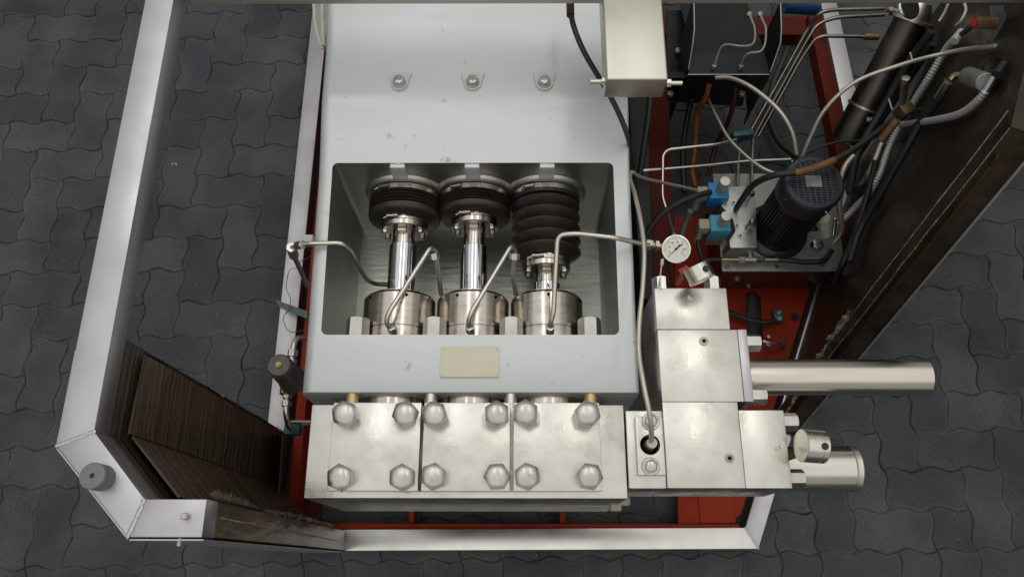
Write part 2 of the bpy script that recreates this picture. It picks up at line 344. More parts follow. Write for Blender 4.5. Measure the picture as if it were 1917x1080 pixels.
def paver_bm(w, h):
    P = [Vector((x * A, y * A, 0)) for x, y in outline(w, h)]; n = len(P); c = Vector((w * A / 2, -h * A / 2, 0))
    def inset(d):
        Q = []
        for i in range(n):
            a = P[i - 1]; b = P[i]; e = P[(i + 1) % n]
            t1 = (b - a).normalized(); t2 = (e - b).normalized(); nn = Vector((t1.y + t2.y, -(t1.x + t2.x), 0))
            nn = nn.normalized() if nn.length > 1e-6 else Vector((t1.y, -t1.x, 0))
            Q.append(b + nn * d)
        return Q
    bm = bmesh.new(); lay = bm.verts.layers.float.new('edge')
    r3 = [bm.verts.new(p - c + Vector((0, 0, 0))) for p in inset(0.0040)]
    r2 = [bm.verts.new(p - c + Vector((0, 0, -0.0026))) for p in inset(0.0011)]
    r1 = [bm.verts.new(p - c + Vector((0, 0, -0.014))) for p in inset(0.0010)]
    for v in r2: v[lay] = 1.0
    for v in r1: v[lay] = 1.0
    for v in r3: v[lay] = 0.35
    inner = [bm.verts.new(p - c) for p in inset(0.013)]
    bm.faces.new(inner)
    for X, Y in ((inner, r3), (r3, r2), (r2, r1)):
        for k in range(n): bm.faces.new([X[k], X[(k + 1) % n], Y[(k + 1) % n], Y[k]])
    bmesh.ops.recalc_face_normals(bm, faces=bm.faces)
    if bm.faces[0].normal.z < 0: bmesh.ops.reverse_faces(bm, faces=bm.faces)
    return bm
meshes = {}
for key in ((2, 1), (1, 2), (1, 1)):
    for var in range(6):
        b = paver_bm(*key); rv = random.Random(var * 13 + key[0]); nn_ = len(outline(*key)); b.verts.ensure_lookup_table()
        jit = [Vector((rv.gauss(0, .0007), rv.gauss(0, .0007), 0)) for _ in range(nn_)]; tilt = [rv.gauss(0, .0003) for _ in range(nn_)]
        chip = rv.sample(range(nn_), 2)
        for k in range(nn_):        # vertex order: r3, r2, r1, inner
            cdir = -b.verts[k].co.normalized() * (.0022 if k in chip else 0)
            for ring in (0, 1, 2): b.verts[ring * nn_ + k].co += jit[k] + (cdir if ring < 2 else Vector())
            b.verts[k].co.z += tilt[k]
        me = bpy.data.meshes.new('paver'); b.to_mesh(me); b.free(); me.materials.append(M['paver']); meshes[key + (var,)] = me
I0, I1, J0, J1 = -14, 50, -16, 34
occ = {}; doms = []
def put(i, j, w, h):
    cells = [(i + a, j + b) for a in range(w) for b in range(h)]
    if any(c in occ or not (I0 <= c[0] < I1 and J0 <= c[1] < J1) for c in cells): return False
    for c in cells: occ[c] = 1
    doms.append((i, j, w, h)); return True
def region(i, j):
    if j >= 17: return 2
    if i <= 3: return 0
    return 1
for j in range(J0, J1):
    for i in range(I0, I1):
        g = region(i, j)
        if g == 0:
            k = (i - j) % 4
            if k == 0 and region(i + 1, j) == 0: put(i, j, 2, 1)
            elif k == 3 and region(i, j + 1) == 0: put(i, j, 1, 2)
        elif g == 1:
            k = (i + j - 8) % 4
            if k == 0 and region(i + 1, j) == 1: put(i, j, 2, 1)
            elif k == 2 and region(i, j + 1) == 1 : put(i, j, 1, 2)
        else:
            k = (i - (j - 17) - 20) % 4
            if k == 3: put(i, j, 2, 1)
            elif k == 2: put(i, j, 1, 2)
for j in range(J0, J1):
    for i in range(I0, I1):
        if (i, j) not in occ:
            if not (put(i, j, 2, 1) or put(i, j, 1, 2)): put(i, j, 1, 1)
def seen(i, j, w, h):
    x, y = lat(OX + A * (i + w / 2), OY - A * (j + h / 2))
    q = ROT.transposed() @ (Vector((x, y, 0)) - Vector((0, 0, CAM_H)))
    px = 958.5 + FPX * q.x / -q.z; py = 540 - FPX * q.y / -q.z
    if not (-70 < px < 1990 and -60 < py < 1140): return None
    if 610 < px < 1165 and py < 930: return None
    if 1200 < px < 1460 and 330 < py < 920: return None
    if 600 < px < 1000 and 20 < py < 940: return None
    return py
vis = sorted([(-(seen(*d)), d) for d in doms if seen(*d) is not None])
chosen = set(d for _, d in vis[:296])
rest = bmesh.new(); lay = None
for d in doms:
    i, j, w, h = d; x, y = lat(OX + A * (i + w / 2), OY - A * (j + h / 2))
    dz = random.uniform(-0.0012, 0.0008); rx, ry, rz = random.gauss(0, .005), random.gauss(0, .005), random.gauss(0, .006)
    if d in chosen:
        o = bpy.data.objects.new('paver', meshes[(w, h, random.randrange(6))]); scn.collection.objects.link(o); o.parent = paving
        o.location = (x, y, dz); o.rotation_euler = (rx, ry, TH + rz)
    else:
        n0 = len(rest.verts); rest.from_mesh(meshes[(w, h, random.randrange(6))]); rest.verts.ensure_lookup_table()
        mt = Matrix.Translation((x, y, dz)) @ Matrix.Rotation(TH + rz, 4, 'Z')
        bmesh.ops.transform(rest, matrix=mt, verts=rest.verts[n0:])
me = bpy.data.meshes.new('paver_field'); rest.to_mesh(me); rest.free(); me.materials.append(M['paver'])
o = bpy.data.objects.new('paver_field', me); scn.collection.objects.link(o); o.parent = paving; o['kind'] = 'stuff'

rnd = random.Random(21); mb = MB()
for k in range(520):
    x, y = rnd.uniform(-1.9, 1.9), rnd.uniform(-.15, 2.3)
    if rnd.random() < .7:            # most grit lies along the joints
        u = (x - OX) / A; v = (OY - y) / A
        if rnd.random() < .5: x = OX + round(u) * A + rnd.gauss(0, .008)
        else: y = OY - round(v) * A + rnd.gauss(0, .008)
        x, y = lat(x, y)
    r = rnd.uniform(.0007, .0017); z = .0006
    q = [mb.bm.verts.new((x + r * math.cos(a + k) * rnd.uniform(.6, 1.3), y + r * math.sin(a + k) * rnd.uniform(.6, 1.3), z - .001)) for a in (0, 1.6, 3.1, 4.7)]
    t = mb.bm.verts.new((x, y, z + r * .8))
    for i in range(4): mb.bm.faces.new([q[i], q[(i + 1) % 4], t])
M['grit'] = mat('pale_grit', (0.30, 0.28, 0.23), 0, 0.9, noise=5, col2=(0.12, 0.11, 0.09))
o = link('grit', mb, 'grit', loc=(0, 0, 0), smooth=0); o['kind'] = 'stuff'; o['label'] = 'scattered pale grit and sand grains on the paving'; o['category'] = 'grit'
mb = MB(); c = W(326, 309, .002)
for k in range(7):
    a = k * 2.4; p = c + Vector((math.cos(a) * .008, math.sin(a) * .006, 0)); mb.slab([p + Vector((.006 * math.cos(a + b_), .004 * math.sin(a + b_), .003 * math.sin(b_ * 2 + k))) for b_ in (0, 1.5, 3.0, 4.6)], (0, 0, 1), .0008)
o = link('dry_leaf', mb, 'film', smooth=0); tag(o, 'small crumpled dry leaf on the paving left of the pump', 'leaf')
# ================================================================== PROTECTIVE FRAME
T = 0.056; ZL = 0.08; ZU = 1.10
frame = thing('protective_frame', 'welded stainless steel tube frame with brown film covered side panels around the pump', 'frame', (0, 0.5, 0))
def beam(pl, z1, hgt, name='beam', m='frame', mitre0=None, mitre1=None):
    """tube as prism; pl = 4 plan corners"""
    mb = MB(); mb.prism(pl, z1 - hgt, z1, 0.0022); return link(name, mb, m, frame)
XL = -0.725; YF = 0.042; XI = XL + T; YI = YF + T
# upper chamfer corner geometry: outer (-.725,.178) -> (-.589,.041)
UO1, UO2 = (XL, 0.178), (-0.589, YF); UI1, UI2 = (XI, 0.2010), (-0.5725, YI)
beam([(XL, 2.6), UO1, UI1, (XI, 2.6)], ZU, 0.05)                       # upper left
beam([UO1, UO2, UI2, UI1], ZU - 0.0004, 0.05)                              # chamfer
beam([UO2, (-0.4765, YF), (-0.4765, YI), UI2], ZU - 0.0008, 0.05)           # stub of the front tube
beam([(XI + .0002, 1.075), (1.35, 1.073), (1.35, 1.13), (XI + .0002, 1.13)], ZU - 0.003, 0.055, m='topbeam')                    # top rear beam
# lower tube frame
LO1, LO2 = (XL, 0.178), (-0.589, YF); LI1, LI2 = (XI, 0.201), (-0.5725, YI)
RC0 = (0.663, 0.050); RC1 = (1.158, 1.24); RI0 = (0.632, YI + .008)
beam([(XL, 2.6), LO1, LI1, (XI, 2.6)], ZL, 0.055)
beam([LO1, LO2, LI2, LI1], ZL - .0004, 0.055)
beam([LO2, (RC0[0], RC0[1]), RI0, LI2], ZL - .0008, 0.055, m='bright')
beam([RC0, RC1, (RC1[0] - .057, RC1[1] + .015), RI0], ZL - .0012, 0.055)
beam([(1.292, 1.13), (1.348, 1.13), (1.348, 2.6), (1.292, 2.6)], ZU - .0034, 0.05)
beam([RC1, (1.105, 2.6), (1.049, 2.6), (RC1[0] - .057, RC1[1] + .015)], ZL - .0016, 0.055)
def bead(name, p0, p1, r=0.0034):
    p0 = Vector(p0); p1 = Vector(p1); mb = MB(); n = max(6, int((p1 - p0).length / 0.0022)); rnd = random.Random(3)
    for k in range(n):
        q = p0.lerp(p1, (k + .5) / n) + Vector((rnd.uniform(-.0006, .0006), rnd.uniform(-.0006, .0006), 0))
        mb.lathe([(-r * .4, 0), (-r * .3, r * .9), (0, r * (.8 + .3 * rnd.random())), (r * .22, r * .6), (r * .3, 0)], q, (0, 0, 1), 8)
    return link(name, mb, 'frame', frame)
bead('weld_bead', (*UO1, ZU), (*UI1, ZU)); bead('weld_bead', (*UO2, ZU), (*UI2, ZU)); bead('weld_bead', (*RC0, ZL), (*RI0, ZL))
# posts under the upper frame, hidden rear posts carry the top beam
for x in (XL + .028, 1.32):
    mb = MB(); mb.box(x - .0275, x + .0275, 2.6005, 2.655, 0.03, ZU + .0, 0.003); link('post', mb, 'frame', frame)
# sheet panels: brown film on the inside, pale bare edge outside
def wall(p0, p1, z0a, z1a, z0b, z1b, out, lbl=None, name='side_panel'):
    """panel between plan points p0,p1 with bottom/top heights at both ends; out = outward normal"""
    mb = MB(); n = 14; nz = 8; o3 = Vector((out[0], out[1], 0)).normalized() * 0.0035
    rnd = random.Random(5); Af = []; Bf = []
    for i in range(n + 1):
        t = i / n; x = p0[0] + (p1[0] - p0[0]) * t; y = p0[1] + (p1[1] - p0[1]) * t
        zb = z0a + (z0b - z0a) * t; zt = z1a + (z1b - z1a) * t
        Af.append([]); Bf.append([])
        for j in range(nz + 1):
            z = zb + (zt - zb) * j / nz
            w = 0 if (i in (0, n) or j in (0, nz)) else rnd.uniform(-.0012, .0012)
            p = Vector((x, y, z)) + o3 * (w / .0035)
            Af[-1].append(mb.bm.verts.new(p)); Bf[-1].append(mb.bm.verts.new(Vector((x, y, z)) + o3))
    for i in range(n):
        for j in range(nz):
            mb.bm.faces.new([Af[i][j], Af[i + 1][j], Af[i + 1][j + 1], Af[i][j + 1]])
            mb.bm.faces.new([Bf[i][j], Bf[i][j + 1], Bf[i + 1][j + 1], Bf[i + 1][j]])
    for j in range(nz):
        for i, F in ((0, 0), (n, 1)): mb.bm.faces.new([Af[i][j], Af[i][j + 1], Bf[i][j + 1], Bf[i][j]])
    for i in range(n):
        for j in (0, nz): mb.bm.faces.new([Af[i][j], Bf[i][j], Bf[i + 1][j], Af[i + 1][j]])
    o = link(name, mb, 'brown', frame, smooth=20, label=lbl); return o
ZP0 = 0.078; ZP1 = ZU - 0.051
ZP0 = .03
wall((XI + .001, 0.365), (XI + .001, 0.2015), ZP0, ZP1, ZP0, ZP1, (-1, 0), 'brown streaked film on the panel below the left tube')
wall((XI + .001, 0.2015), (UI2[0] + .001, YI + .001), ZP0, ZP1, ZP0, ZP1, (-1, -1), 'brown film on the panel below the slanted corner tube')
wall((UI2[0] + .001, YI + .001), (-0.533, YI + .001), ZP0, ZP1, ZP0, ZP1, (0, -1), 'brown film on the narrow front panel')
mb = MB(); mb.box(-.5325, -.4765, YF + .001, YI - .001, .002, ZU - .0515, .002); link('post', mb, 'brownpost', frame, smooth=0, label='upright tube at the front corner wrapped in brown film')
mb = MB(); rnd = random.Random(9); mb.tube([Vector((-.4758, .074 + rnd.uniform(-.001, .001) - .008 * k / 20, 1.03 - .95 * k / 20)) for k in range(21)], .0016, 6, smooth=False); link('film_edge_glint', mb, 'film', frame)
o_ = wall((XI + .012, 0.352), (XI + .012, 0.212), .07, 1.0, .07, 1.01, (-1, 0), 'pale wrinkled stretch film on the upper part of the panel', 'film_sheet'); o_.data.materials[0] = M['filmsheet']
o_ = wall((XI + .013, 0.210), (UI2[0] + .012, YI + .012), .07, 1.0, .07, 1.0, (-1, -1), 'wrinkled stretch film below the slanted corner tube', 'film_sheet'); o_.data.materials[0] = M['filmsheet']
# bare metal sheet outside, seen as a thin pale edge
def rim(pts, z0, z1, off, name='outer_sheet'):
    mb = MB()
    for a, b in zip(pts, pts[1:]):
        d = Vector((b[0] - a[0], b[1] - a[1], 0)).normalized(); n = Vector((d.y, -d.x, 0)) * off
        mb.slab([(a[0] + n.x, a[1] + n.y, z0), (b[0] + n.x, b[1] + n.y, z0), (b[0] + n.x, b[1] + n.y, z1), (a[0] + n.x, a[1] + n.y, z1)], -n, 0.0022)
    return link(name, mb, 'frame', frame, smooth=0)
rim([(XL, 0.335), UO1, UO2, (-0.4765, YF)], 0.07, ZU - 0.008, 0.0045)
# bumper on the chamfer
c = W(178, 892, ZU + .055); c = Vector((W(172, 890, ZU + .033).x, W(172, 890, ZU + .033).y, ZU))
mb = MB(); mb.lathe([(0, 0.0180), (0.002, 0.0200), (0.031, 0.0200), (0.033, 0.0185), (0.033, 0.0040), (0.026, 0.0040), (0.026, 0)], c, (0, 0, 1), 32)
bump = link('rubber_bumper', mb, 'gasket', frame)
mb = MB(); mb.lathe([(0.0262, 0.0039), (0.0265, 0)], c, (0, 0, 1), 16, cap=False); link('bumper_screw', mb, 'rust', bump)
c = W(346, 966, ZU + .008); mb = MB(); mb.cyl((c.x, c.y, ZU - .001), (c.x, c.y, ZU + .012), 0.0055, 14, bev=.001); link('threaded_pin', mb, 'nut', frame)
c = W(346, 1011, 1.05); mb = MB(); mb.cyl((c.x, YF + .002, 1.07), (c.x, YF - .012, 1.07), 0.004, 10); link('threaded_pin', mb, 'nut', frame)
# bracket box tube towards the viewer
bx0 = 0.1665; bx1 = 0.281; by = 0.853
mb = MB(); mb.box(bx0, bx1, by, 1.078, ZU - .060, ZU + .001, 0.004, 3); br = link('bracket_tube', mb, 'bracket', frame)
mb = MB()
mb.cyl((bx0 - .028, by + .010, ZU - .02), (bx0 - .0002, by + .010, ZU - .02), .0045, 12); mb.hexa((bx0 - .001, by + .010, ZU - .02), (bx0 - .007, by + .010, ZU - .02), .013)
link('bolt', mb, 'tube', br)
mb = MB()
mb.cyl((bx1 + .0002, by + .006, ZU - .02), (bx1 + .03, by + .006, ZU - .02), .0045, 12); mb.hexa((bx1 + .0005, by + .006, ZU - .02), (bx1 + .009, by + .006, ZU - .02), .014)
link('bolt', mb, 'tube', br)

# right: slanted brace in the plane over the diagonal lower tube, with the film covered triangular panel
def diag(t, z, off=0.0):
    d = Vector((RC1[0] - RC0[0], RC1[1] - RC0[1], 0)); nn = Vector((d.y, -d.x, 0)).normalized()
    p = Vector((RC0[0], RC0[1], 0)) + d * t + nn * off; return Vector((p.x, p.y, z))
b0 = diag(0.245, 0.035); b1 = diag(0.572, 1.095)
mb = MB()
dirb = (b1 - b0).normalized(); nn = diag(0, 0, 1) - diag(0, 0, 0); up = nn.cross(dirb).normalized()
if up.z < 0: up = -up
rows = []
mb2 = MB()
def quadbeam(mb, a, b, n, u, w, h):
    c = [n * 0, n * -w, n * -w - u * h, u * -h]
    A_ = [mb.bm.verts.new(a + k) for k in c]; B_ = [mb.bm.verts.new(b + k) for k in c]
    for k in range(4): mb.bm.faces.new([A_[k], A_[(k + 1) % 4], B_[(k + 1) % 4], B_[k]])
    mb.bm.faces.new(A_[::-1]); mb.bm.faces.new(B_)
quadbeam(mb, b0, b1, nn, up, T, T); link('brace', mb, 'brownwall', frame, smooth=0, label='slanted tube still wrapped in brown film')
mb = MB(); quadbeam(mb, b0 + nn * .0055 + up * .006, b1 + nn * .0055 + up * .006, nn, up, .005, .07); link('outer_sheet', mb, 'frame', frame, smooth=0)
mb = MB(); quadbeam(mb, diag(.572, 1.0985), diag(1.25, 1.0985), nn, Vector((0, 0, 1)), T, .05); link('beam', mb, 'brownwall', frame, smooth=0)
for k, cc in enumerate((nn * -T, nn * -T - up * T)):  # thin pale tubes draw highlights along the inner brace edges
    mb = MB(); rnd = random.Random(k); P0 = b0 + cc; P1 = b1 + cc
    mb.tube([P0.lerp(P1, i / 24) + Vector((rnd.uniform(-.0012, .0012), rnd.uniform(-.0012, .0012), rnd.uniform(-.001, .001))) for i in range(25)], .0009 + .0009 * k, 6, smooth=False); link('film_edge_glint', mb, 'film', frame)
mb = MB(); q = [diag(0.215, 0.035, -.046), diag(1.25, .035, -.046), diag(1.25, 1.045, -.046), diag(0.545, 1.045, -.046)]
mb.slab(q, nn, 0.004); link('side_panel', mb, 'brownwall', frame, smooth=0, label='large triangular brown film covered panel at the right')
mb = MB(); mb.tube([diag(.235, .0835, -.0475), diag(1.0, .0835, -.0475)], .0018, 6, smooth=False); link('panel_edge', mb, 'tube', frame)
# torn film shreds along the panels
def shred(pts, wid, name='torn_film'):
    P = spline(pts, .005); mb = MB(); rnd = random.Random(len(pts) * 7 + int(pts[0].x * 100)); prev = None
    for k, p in enumerate(P):
        t = (P[min(k + 1, len(P) - 1)] - P[max(k - 1, 0)]).normalized(); sd = t.cross(Vector((0, 0, 1))).normalized()
        w = wid * (0.25 + .35 * abs(math.sin(k * .23)) + .9 * rnd.random() ** 2)
        a = mb.bm.verts.new(p + sd * w + Vector((0, 0, rnd.uniform(-.006, .006)))); b = mb.bm.verts.new(p - sd * w * .4 + Vector((0, 0, rnd.uniform(-.006, .006))))
        if prev: mb.bm.faces.new([prev[0], a, b, prev[1]])
        prev = (a, b)
    return link(name, mb, 'film', frame, smooth=60)
shred(Ws((395, 925, .95), (450, 940, .70), (500, 955, .5), (560, 965, .3), (628, 985, .12)), .010)
shred([Vector((XI + .004, .362, .98)), Vector((XI + .006, .366, .8)), Vector((XI + .004, .362, .6)), Vector((XI + .005, .366, .4)), Vector((XI + .004, .362, .2)), Vector((XI + .006, .362, .07))], .006)
shred([diag(.44, .50, -.062), diag(.38, .36, -.060), diag(.33, .27, -.058), diag(.275, .17, -.056)], .009)

# ================================================================== RED BASE
base = thing('red_base_frame', 'red painted steel base frame and floor plate beneath the pump', 'base frame', (0.4, 0.6, 0))
M['reddark'] = mat('rear_shaded_red', (0.13, 0.014, 0.006), 0, 0.55, noise=10, col2=(0.08, 0.010, 0.005), spec=0.15)  # base red darkened, shade of the rear rails put into the colour
M['redshade'] = mat('shaded_red_paint', (0.045, 0.008, 0.005), 0, 0.6, noise=15, col2=(0.09, 0.012, 0.006), spec=0.2)  # base red darkened to paint the shadow in the low channel
def redbox(name, x0, x1, y0, y1, z0, z1): mb = MB(); mb.box(x0, x1, y0, y1, z0, z1, .002); return link(name, mb, 'red', base)
# strips beside the lower frame
redbox('rail', -.640, -.612, .11, 2.5, 0.02, .10)
mb = MB(); mb.box(XI + .002, -.565, .12, 2.5, 0.001, .008); link('channel', mb, 'redshade', base)
redbox('rail', -.56, .62, YI + .001, YI + .018, 0.02, .066)
for px in (770, 1053):
    c = W(px, 970, .05); redbox('rib', c.x - .008, c.x + .008, YI + .018, .30, 0.01, .055)
# floor plate with slot
zp = 0.055
fl = W(1270, 985, zp); pts = [(fl.x, YI + .019), (0.60, YI + .019)]
for t in (0.06, .3, .6, .86): p = diag(t, 0, -.066); pts.append((p.x, p.y))
q = W(1262, 405, zp); pts += [(q.x + .32, q.y + .0), (q.x, q.y)]
mb = MB(); mb.prism(pts, 0.045, zp)
plate = link('floor_plate', mb, 'red', base, smooth=0)
# seam step in the front part
a = W(1306, 925, zp); redbox('doubler_plate', a.x, a.x + .10, YI + .02, W(1306, 900, zp).y, zp + .0004, zp + .004)
mb = MB(); p = Ws((1172, 120, .22), (1210, 120, .22), (1226, 560, .22), (1200, 560, .22)); mb.prism([(v.x, v.y) for v in p], .01, .22, .003); link('dark_infill', mb, 'black', base, smooth=0)  # black box added so the gap beside the rail looks deep dark
# slot: cut by boolean
def cut(obj, cutter_mb):
    cm = bpy.data.meshes.new('c'); bmesh.ops.recalc_face_normals(cutter_mb.bm, faces=cutter_mb.bm.faces); cutter_mb.bm.to_mesh(cm); cutter_mb.bm.free()
    co = bpy.data.objects.new('c', cm); scn.collection.objects.link(co)
    md = obj.modifiers.new('b', 'BOOLEAN'); md.object = co; md.operation = 'DIFFERENCE'; md.solver = 'EXACT'
    bpy.context.view_layer.update(); dg = bpy.context.evaluated_depsgraph_get()
    nm = bpy.data.meshes.new_from_object(obj.evaluated_get(dg), preserve_all_data_layers=True, depsgraph=dg)
    obj.modifiers.clear(); old = obj.data; obj.data = nm; nm.name = old.name; bpy.data.objects.remove(co); bpy.data.meshes.remove(cm); bpy.data.meshes.remove(old)
def smooth_by_angle(obj, ang=35):
    bm = bmesh.new(); bm.from_mesh(obj.data)
    for f in bm.faces: f.smooth = True
    for e in bm.edges: e.smooth = not (len(e.link_faces) != 2 or e.calc_face_angle(0) > R(ang))
    bm.to_mesh(obj.data); bm.free()
s0 = W(1409, 558, zp); s1 = W(1414, 640, zp); sr = .024
pl = [(s0.x + sr * math.cos(R(k)), s0.y + sr * math.sin(R(k))) for k in range(0, 181, 20)] + [(s1.x + sr * math.cos(R(k)), s1.y + sr * math.sin(R(k))) for k in range(180, 361, 20)]
mb = MB(); mb.prism(pl, 0.02, 0.1); cut(plate, mb)
# rear rails
a = W(1235, 180, .05); b = W(1262, 540, .05)
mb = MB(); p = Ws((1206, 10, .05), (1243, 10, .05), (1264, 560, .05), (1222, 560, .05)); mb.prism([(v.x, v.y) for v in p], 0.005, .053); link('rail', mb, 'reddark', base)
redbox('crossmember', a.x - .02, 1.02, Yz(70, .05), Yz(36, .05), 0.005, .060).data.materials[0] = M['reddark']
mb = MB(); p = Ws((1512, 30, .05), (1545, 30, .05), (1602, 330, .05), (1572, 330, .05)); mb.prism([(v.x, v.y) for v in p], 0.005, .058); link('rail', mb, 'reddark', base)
mb = MB(); c = W(1487, 594, zp); mb.cyl((c.x, c.y, zp), (c.x, c.y, zp + .003), .0125, 20); link('plug', mb, 'navy', base)

# ================================================================== PLUNGER PUMP
pump = thing('plunger_pump', 'large silver painted three plunger pump with open pit and bolted steel head', 'pump', (-0.095, 0.6, 0))
X0, X1, PY0 = -0.434, 0.2445, 0.3275
# crankcase profile (y,z)
prof = [(PY0, 0.42), (PY0, 0.802), (0.45, 0.806), (0.80, 0.832), (0.965, 0.868), (1.085, 0.874), (1.22, 0.915), (1.7, 0.93), (1.7, 0.42)]
b = bmesh.new(); f = b.faces.new([b.verts.new((X0, y, z)) for y, z in prof]); r = bmesh.ops.extrude_face_region(b, geom=[f])
bmesh.ops.translate(b, vec=(X1 - X0, 0, 0), verts=[g for g in r['geom'] if isinstance(g, bmesh.types.BMVert)])
bmesh.ops.recalc_face_normals(b, faces=b.faces)
ed = [e for e in b.edges if abs(abs(e.verts[0].co.x - e.verts[1].co.x)) < 1e-6 and min(v.co.z for v in e.verts) > .7]
bmesh.ops.bevel(b, geom=[e for e in ed if e.verts[0].co.x < 0], offset=0.024, segments=6, affect='EDGES', profile=0.5)
ed = [e for e in b.edges if abs(e.verts[0].co.x - X1) < 1e-5 and abs(e.verts[1].co.x - X1) < 1e-5 and min(v.co.z for v in e.verts) > .7]
bmesh.ops.bevel(b, geom=ed, offset=0.009, segments=3, affect='EDGES', profile=0.5)
ed = [e for e in b.edges if all(abs(v.co.y - PY0) < 1e-5 for v in e.verts) and min(v.co.z for v in e.verts) > .75]
bmesh.ops.bevel(b, geom=ed, offset=0.0035, segments=2, affect='EDGES', profile=0.5)
ed = [e for e in b.edges if abs(e.verts[0].co.y - e.verts[1].co.y) < 1e-5 and abs(e.verts[0].co.y - .965) < .12 and abs(e.verts[0].co.x - e.verts[1].co.x) > .3]
if ed: bmesh.ops.bevel(b, geom=ed, offset=0.02, segments=4, affect='EDGES', profile=0.5)
mb = MB(); mb._join(b)
crank = link('crankcase', mb, 'paint', pump)
# pit
PZ = 0.490
def rrect(x0, x1, y0, y1, r, n=4):
    P = []
    for cx, cy, a0 in ((x1 - r, y1 - r, 0), (x0 + r, y1 - r, 90), (x0 + r, y0 + r, 180), (x1 - r, y0 + r, 270)):
        P += [(cx + r * math.cos(R(a0 + 90 * k / n)), cy + r * math.sin(R(a0 + 90 * k / n))) for k in range(n + 1)]
    return P
PX0, PX1, PYa, PYb = -0.401, 0.2085, 0.4465, 0.826
mb = MB(); bb = bmesh.new(); base_pts = rrect(PX0, PX1, PYa, PYb, .012); lo = rrect(PX0, PX1, PYa, PYb - .004, .012)
va = [bb.verts.new((x, y, 1.0)) for x, y in rrect(PX0, PX1, PYa, PYb, .012)]; vb = [bb.verts.new((x, y, PZ)) for x, y in lo]
n = len(va)
for k in range(n): bb.faces.new([va[k], va[(k + 1) % n], vb[(k + 1) % n], vb[k]])
bb.faces.new(va); bb.faces.new(vb[::-1]); mb._join(bb); cut(crank, mb)
# bores through the front wall
AX = (-0.2605, -0.098, 0.0655); AZ = 0.690
for x in AX:
    mb = MB(); mb.cyl((x, .30, AZ), (x, .46, AZ), .081, 48); cut(crank, mb)
smooth_by_angle(crank, 30)
# pit gets a copy of the paint darkened for shade, by face position
crank.data.materials.append(M['shadepaint'])
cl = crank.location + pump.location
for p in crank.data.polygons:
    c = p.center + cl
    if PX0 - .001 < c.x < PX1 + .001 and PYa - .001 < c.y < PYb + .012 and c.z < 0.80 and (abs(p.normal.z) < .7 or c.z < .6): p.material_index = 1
# scalloped bosses round the bellows mouths, ribs with small dowels
mb = MB()
for x in AX: mb.lathe([(0, .096), (.006, .094), (.011, .0905), (.0125, .087), (.0135, .07)], (x, .8265, AZ), (0, -1, 0), 48)
link('bellows_seat', mb, 'shadepaint', pump)
for x in AX:
    mb = MB(); mb.box(x - .0165, x + .0165, .815, .835, AZ + .085, .8335, .003, 2); rib = link('rib', mb, 'paint', pump)
    c = W(*{AX[0]: (746, 305), AX[1]: (883, 304), AX[2]: (1022, 303)}[x], .834)
    mb = MB(); mb.cyl((c.x, c.y, .8325), (c.x, c.y, .8352), .0062, 20, bev=.0008); link('dowel', mb, 'paint', rib)
# domed dimples with bolts on the crank cover
for px in (748, 885, 1019):
    c = W(px, 157, .872)
    mb = MB(); PP = []
    for k in range(0, 13):
        a = R(180 + 15 * k); PP.append((c.x + .0205 * math.cos(a), c.y + .001 + .0205 * math.sin(a)))
    PP += [(c.x + .027, c.y + .026), (c.x - .027, c.y + .026)]
    pb = bmesh.new(); lo_ = [pb.verts.new((x, y, .862)) for x, y in PP]; hi = [pb.verts.new((c.x + (x - c.x) * .93, c.y + (y - c.y) * .93, .8765)) for x, y in PP]
    for k in range(len(PP)): pb.faces.new([lo_[k], lo_[(k + 1) % len(PP)], hi[(k + 1) % len(PP)], hi[k]])
    pb.faces.new(hi); pb.faces.new(lo_[::-1]); mb._join(pb); bs = link('bolt_pad', mb, 'paint', pump)
    mb = MB(); mb.cyl((c.x, c.y, .8766), (c.x, c.y, .8800), .0145, 24, bev=.001); mb.hexa((c.x, c.y, .8800), (c.x, c.y, .8915), .0200, phase=px * .3, dome=.002)
    link('cover_bolt', mb, 'nut', bs)
# lifting hook seen at the top left of the crankcase
mb = MB(); mb.tube(Ws((588, 8, .80), (590, 40, .79), (596, 70, .78), (604, 92, .77)), .0045, 8); link('handle', mb, 'white', pump)
mb = MB(); mb.tube(Ws((604, 8, .80), (604, 45, .79), (606, 86, .78)), .005, 8); link('handle', mb, 'white', pump)

mb = MB(); mb.box(-.36, .17, .46, 1.62, .061, .4195, .004); link('pedestal', mb, 'black', pump, smooth=0)
for x in (-.40, .14):
    mb = MB(); mb.box(x, x + .07, .40, 1.66, .009, .0605, .003); link('mounting_foot', mb, 'red', pump, smooth=0)
# name plate
q = [W(826, 649, .8075), W(934, 649, .8075), W(934, 706, .806), W(824, 706, .806)]
mb = MB(); mb.prism([(v.x, v.y) for v in q], .800, .8078, .0); npl = link('name_plate', mb, 'tag', pump, smooth=0)
for px, py in ((830, 653), (930, 653), (931, 702), (828, 702)):
    c = W(px, py, .808); mb = MB(); mb.lathe([(0, .0018), (.0008, .0016), (.0013, 0)], (c.x, c.y, .8077), (0, 0, 1), 10); link('rivet', mb, 'dull', npl)

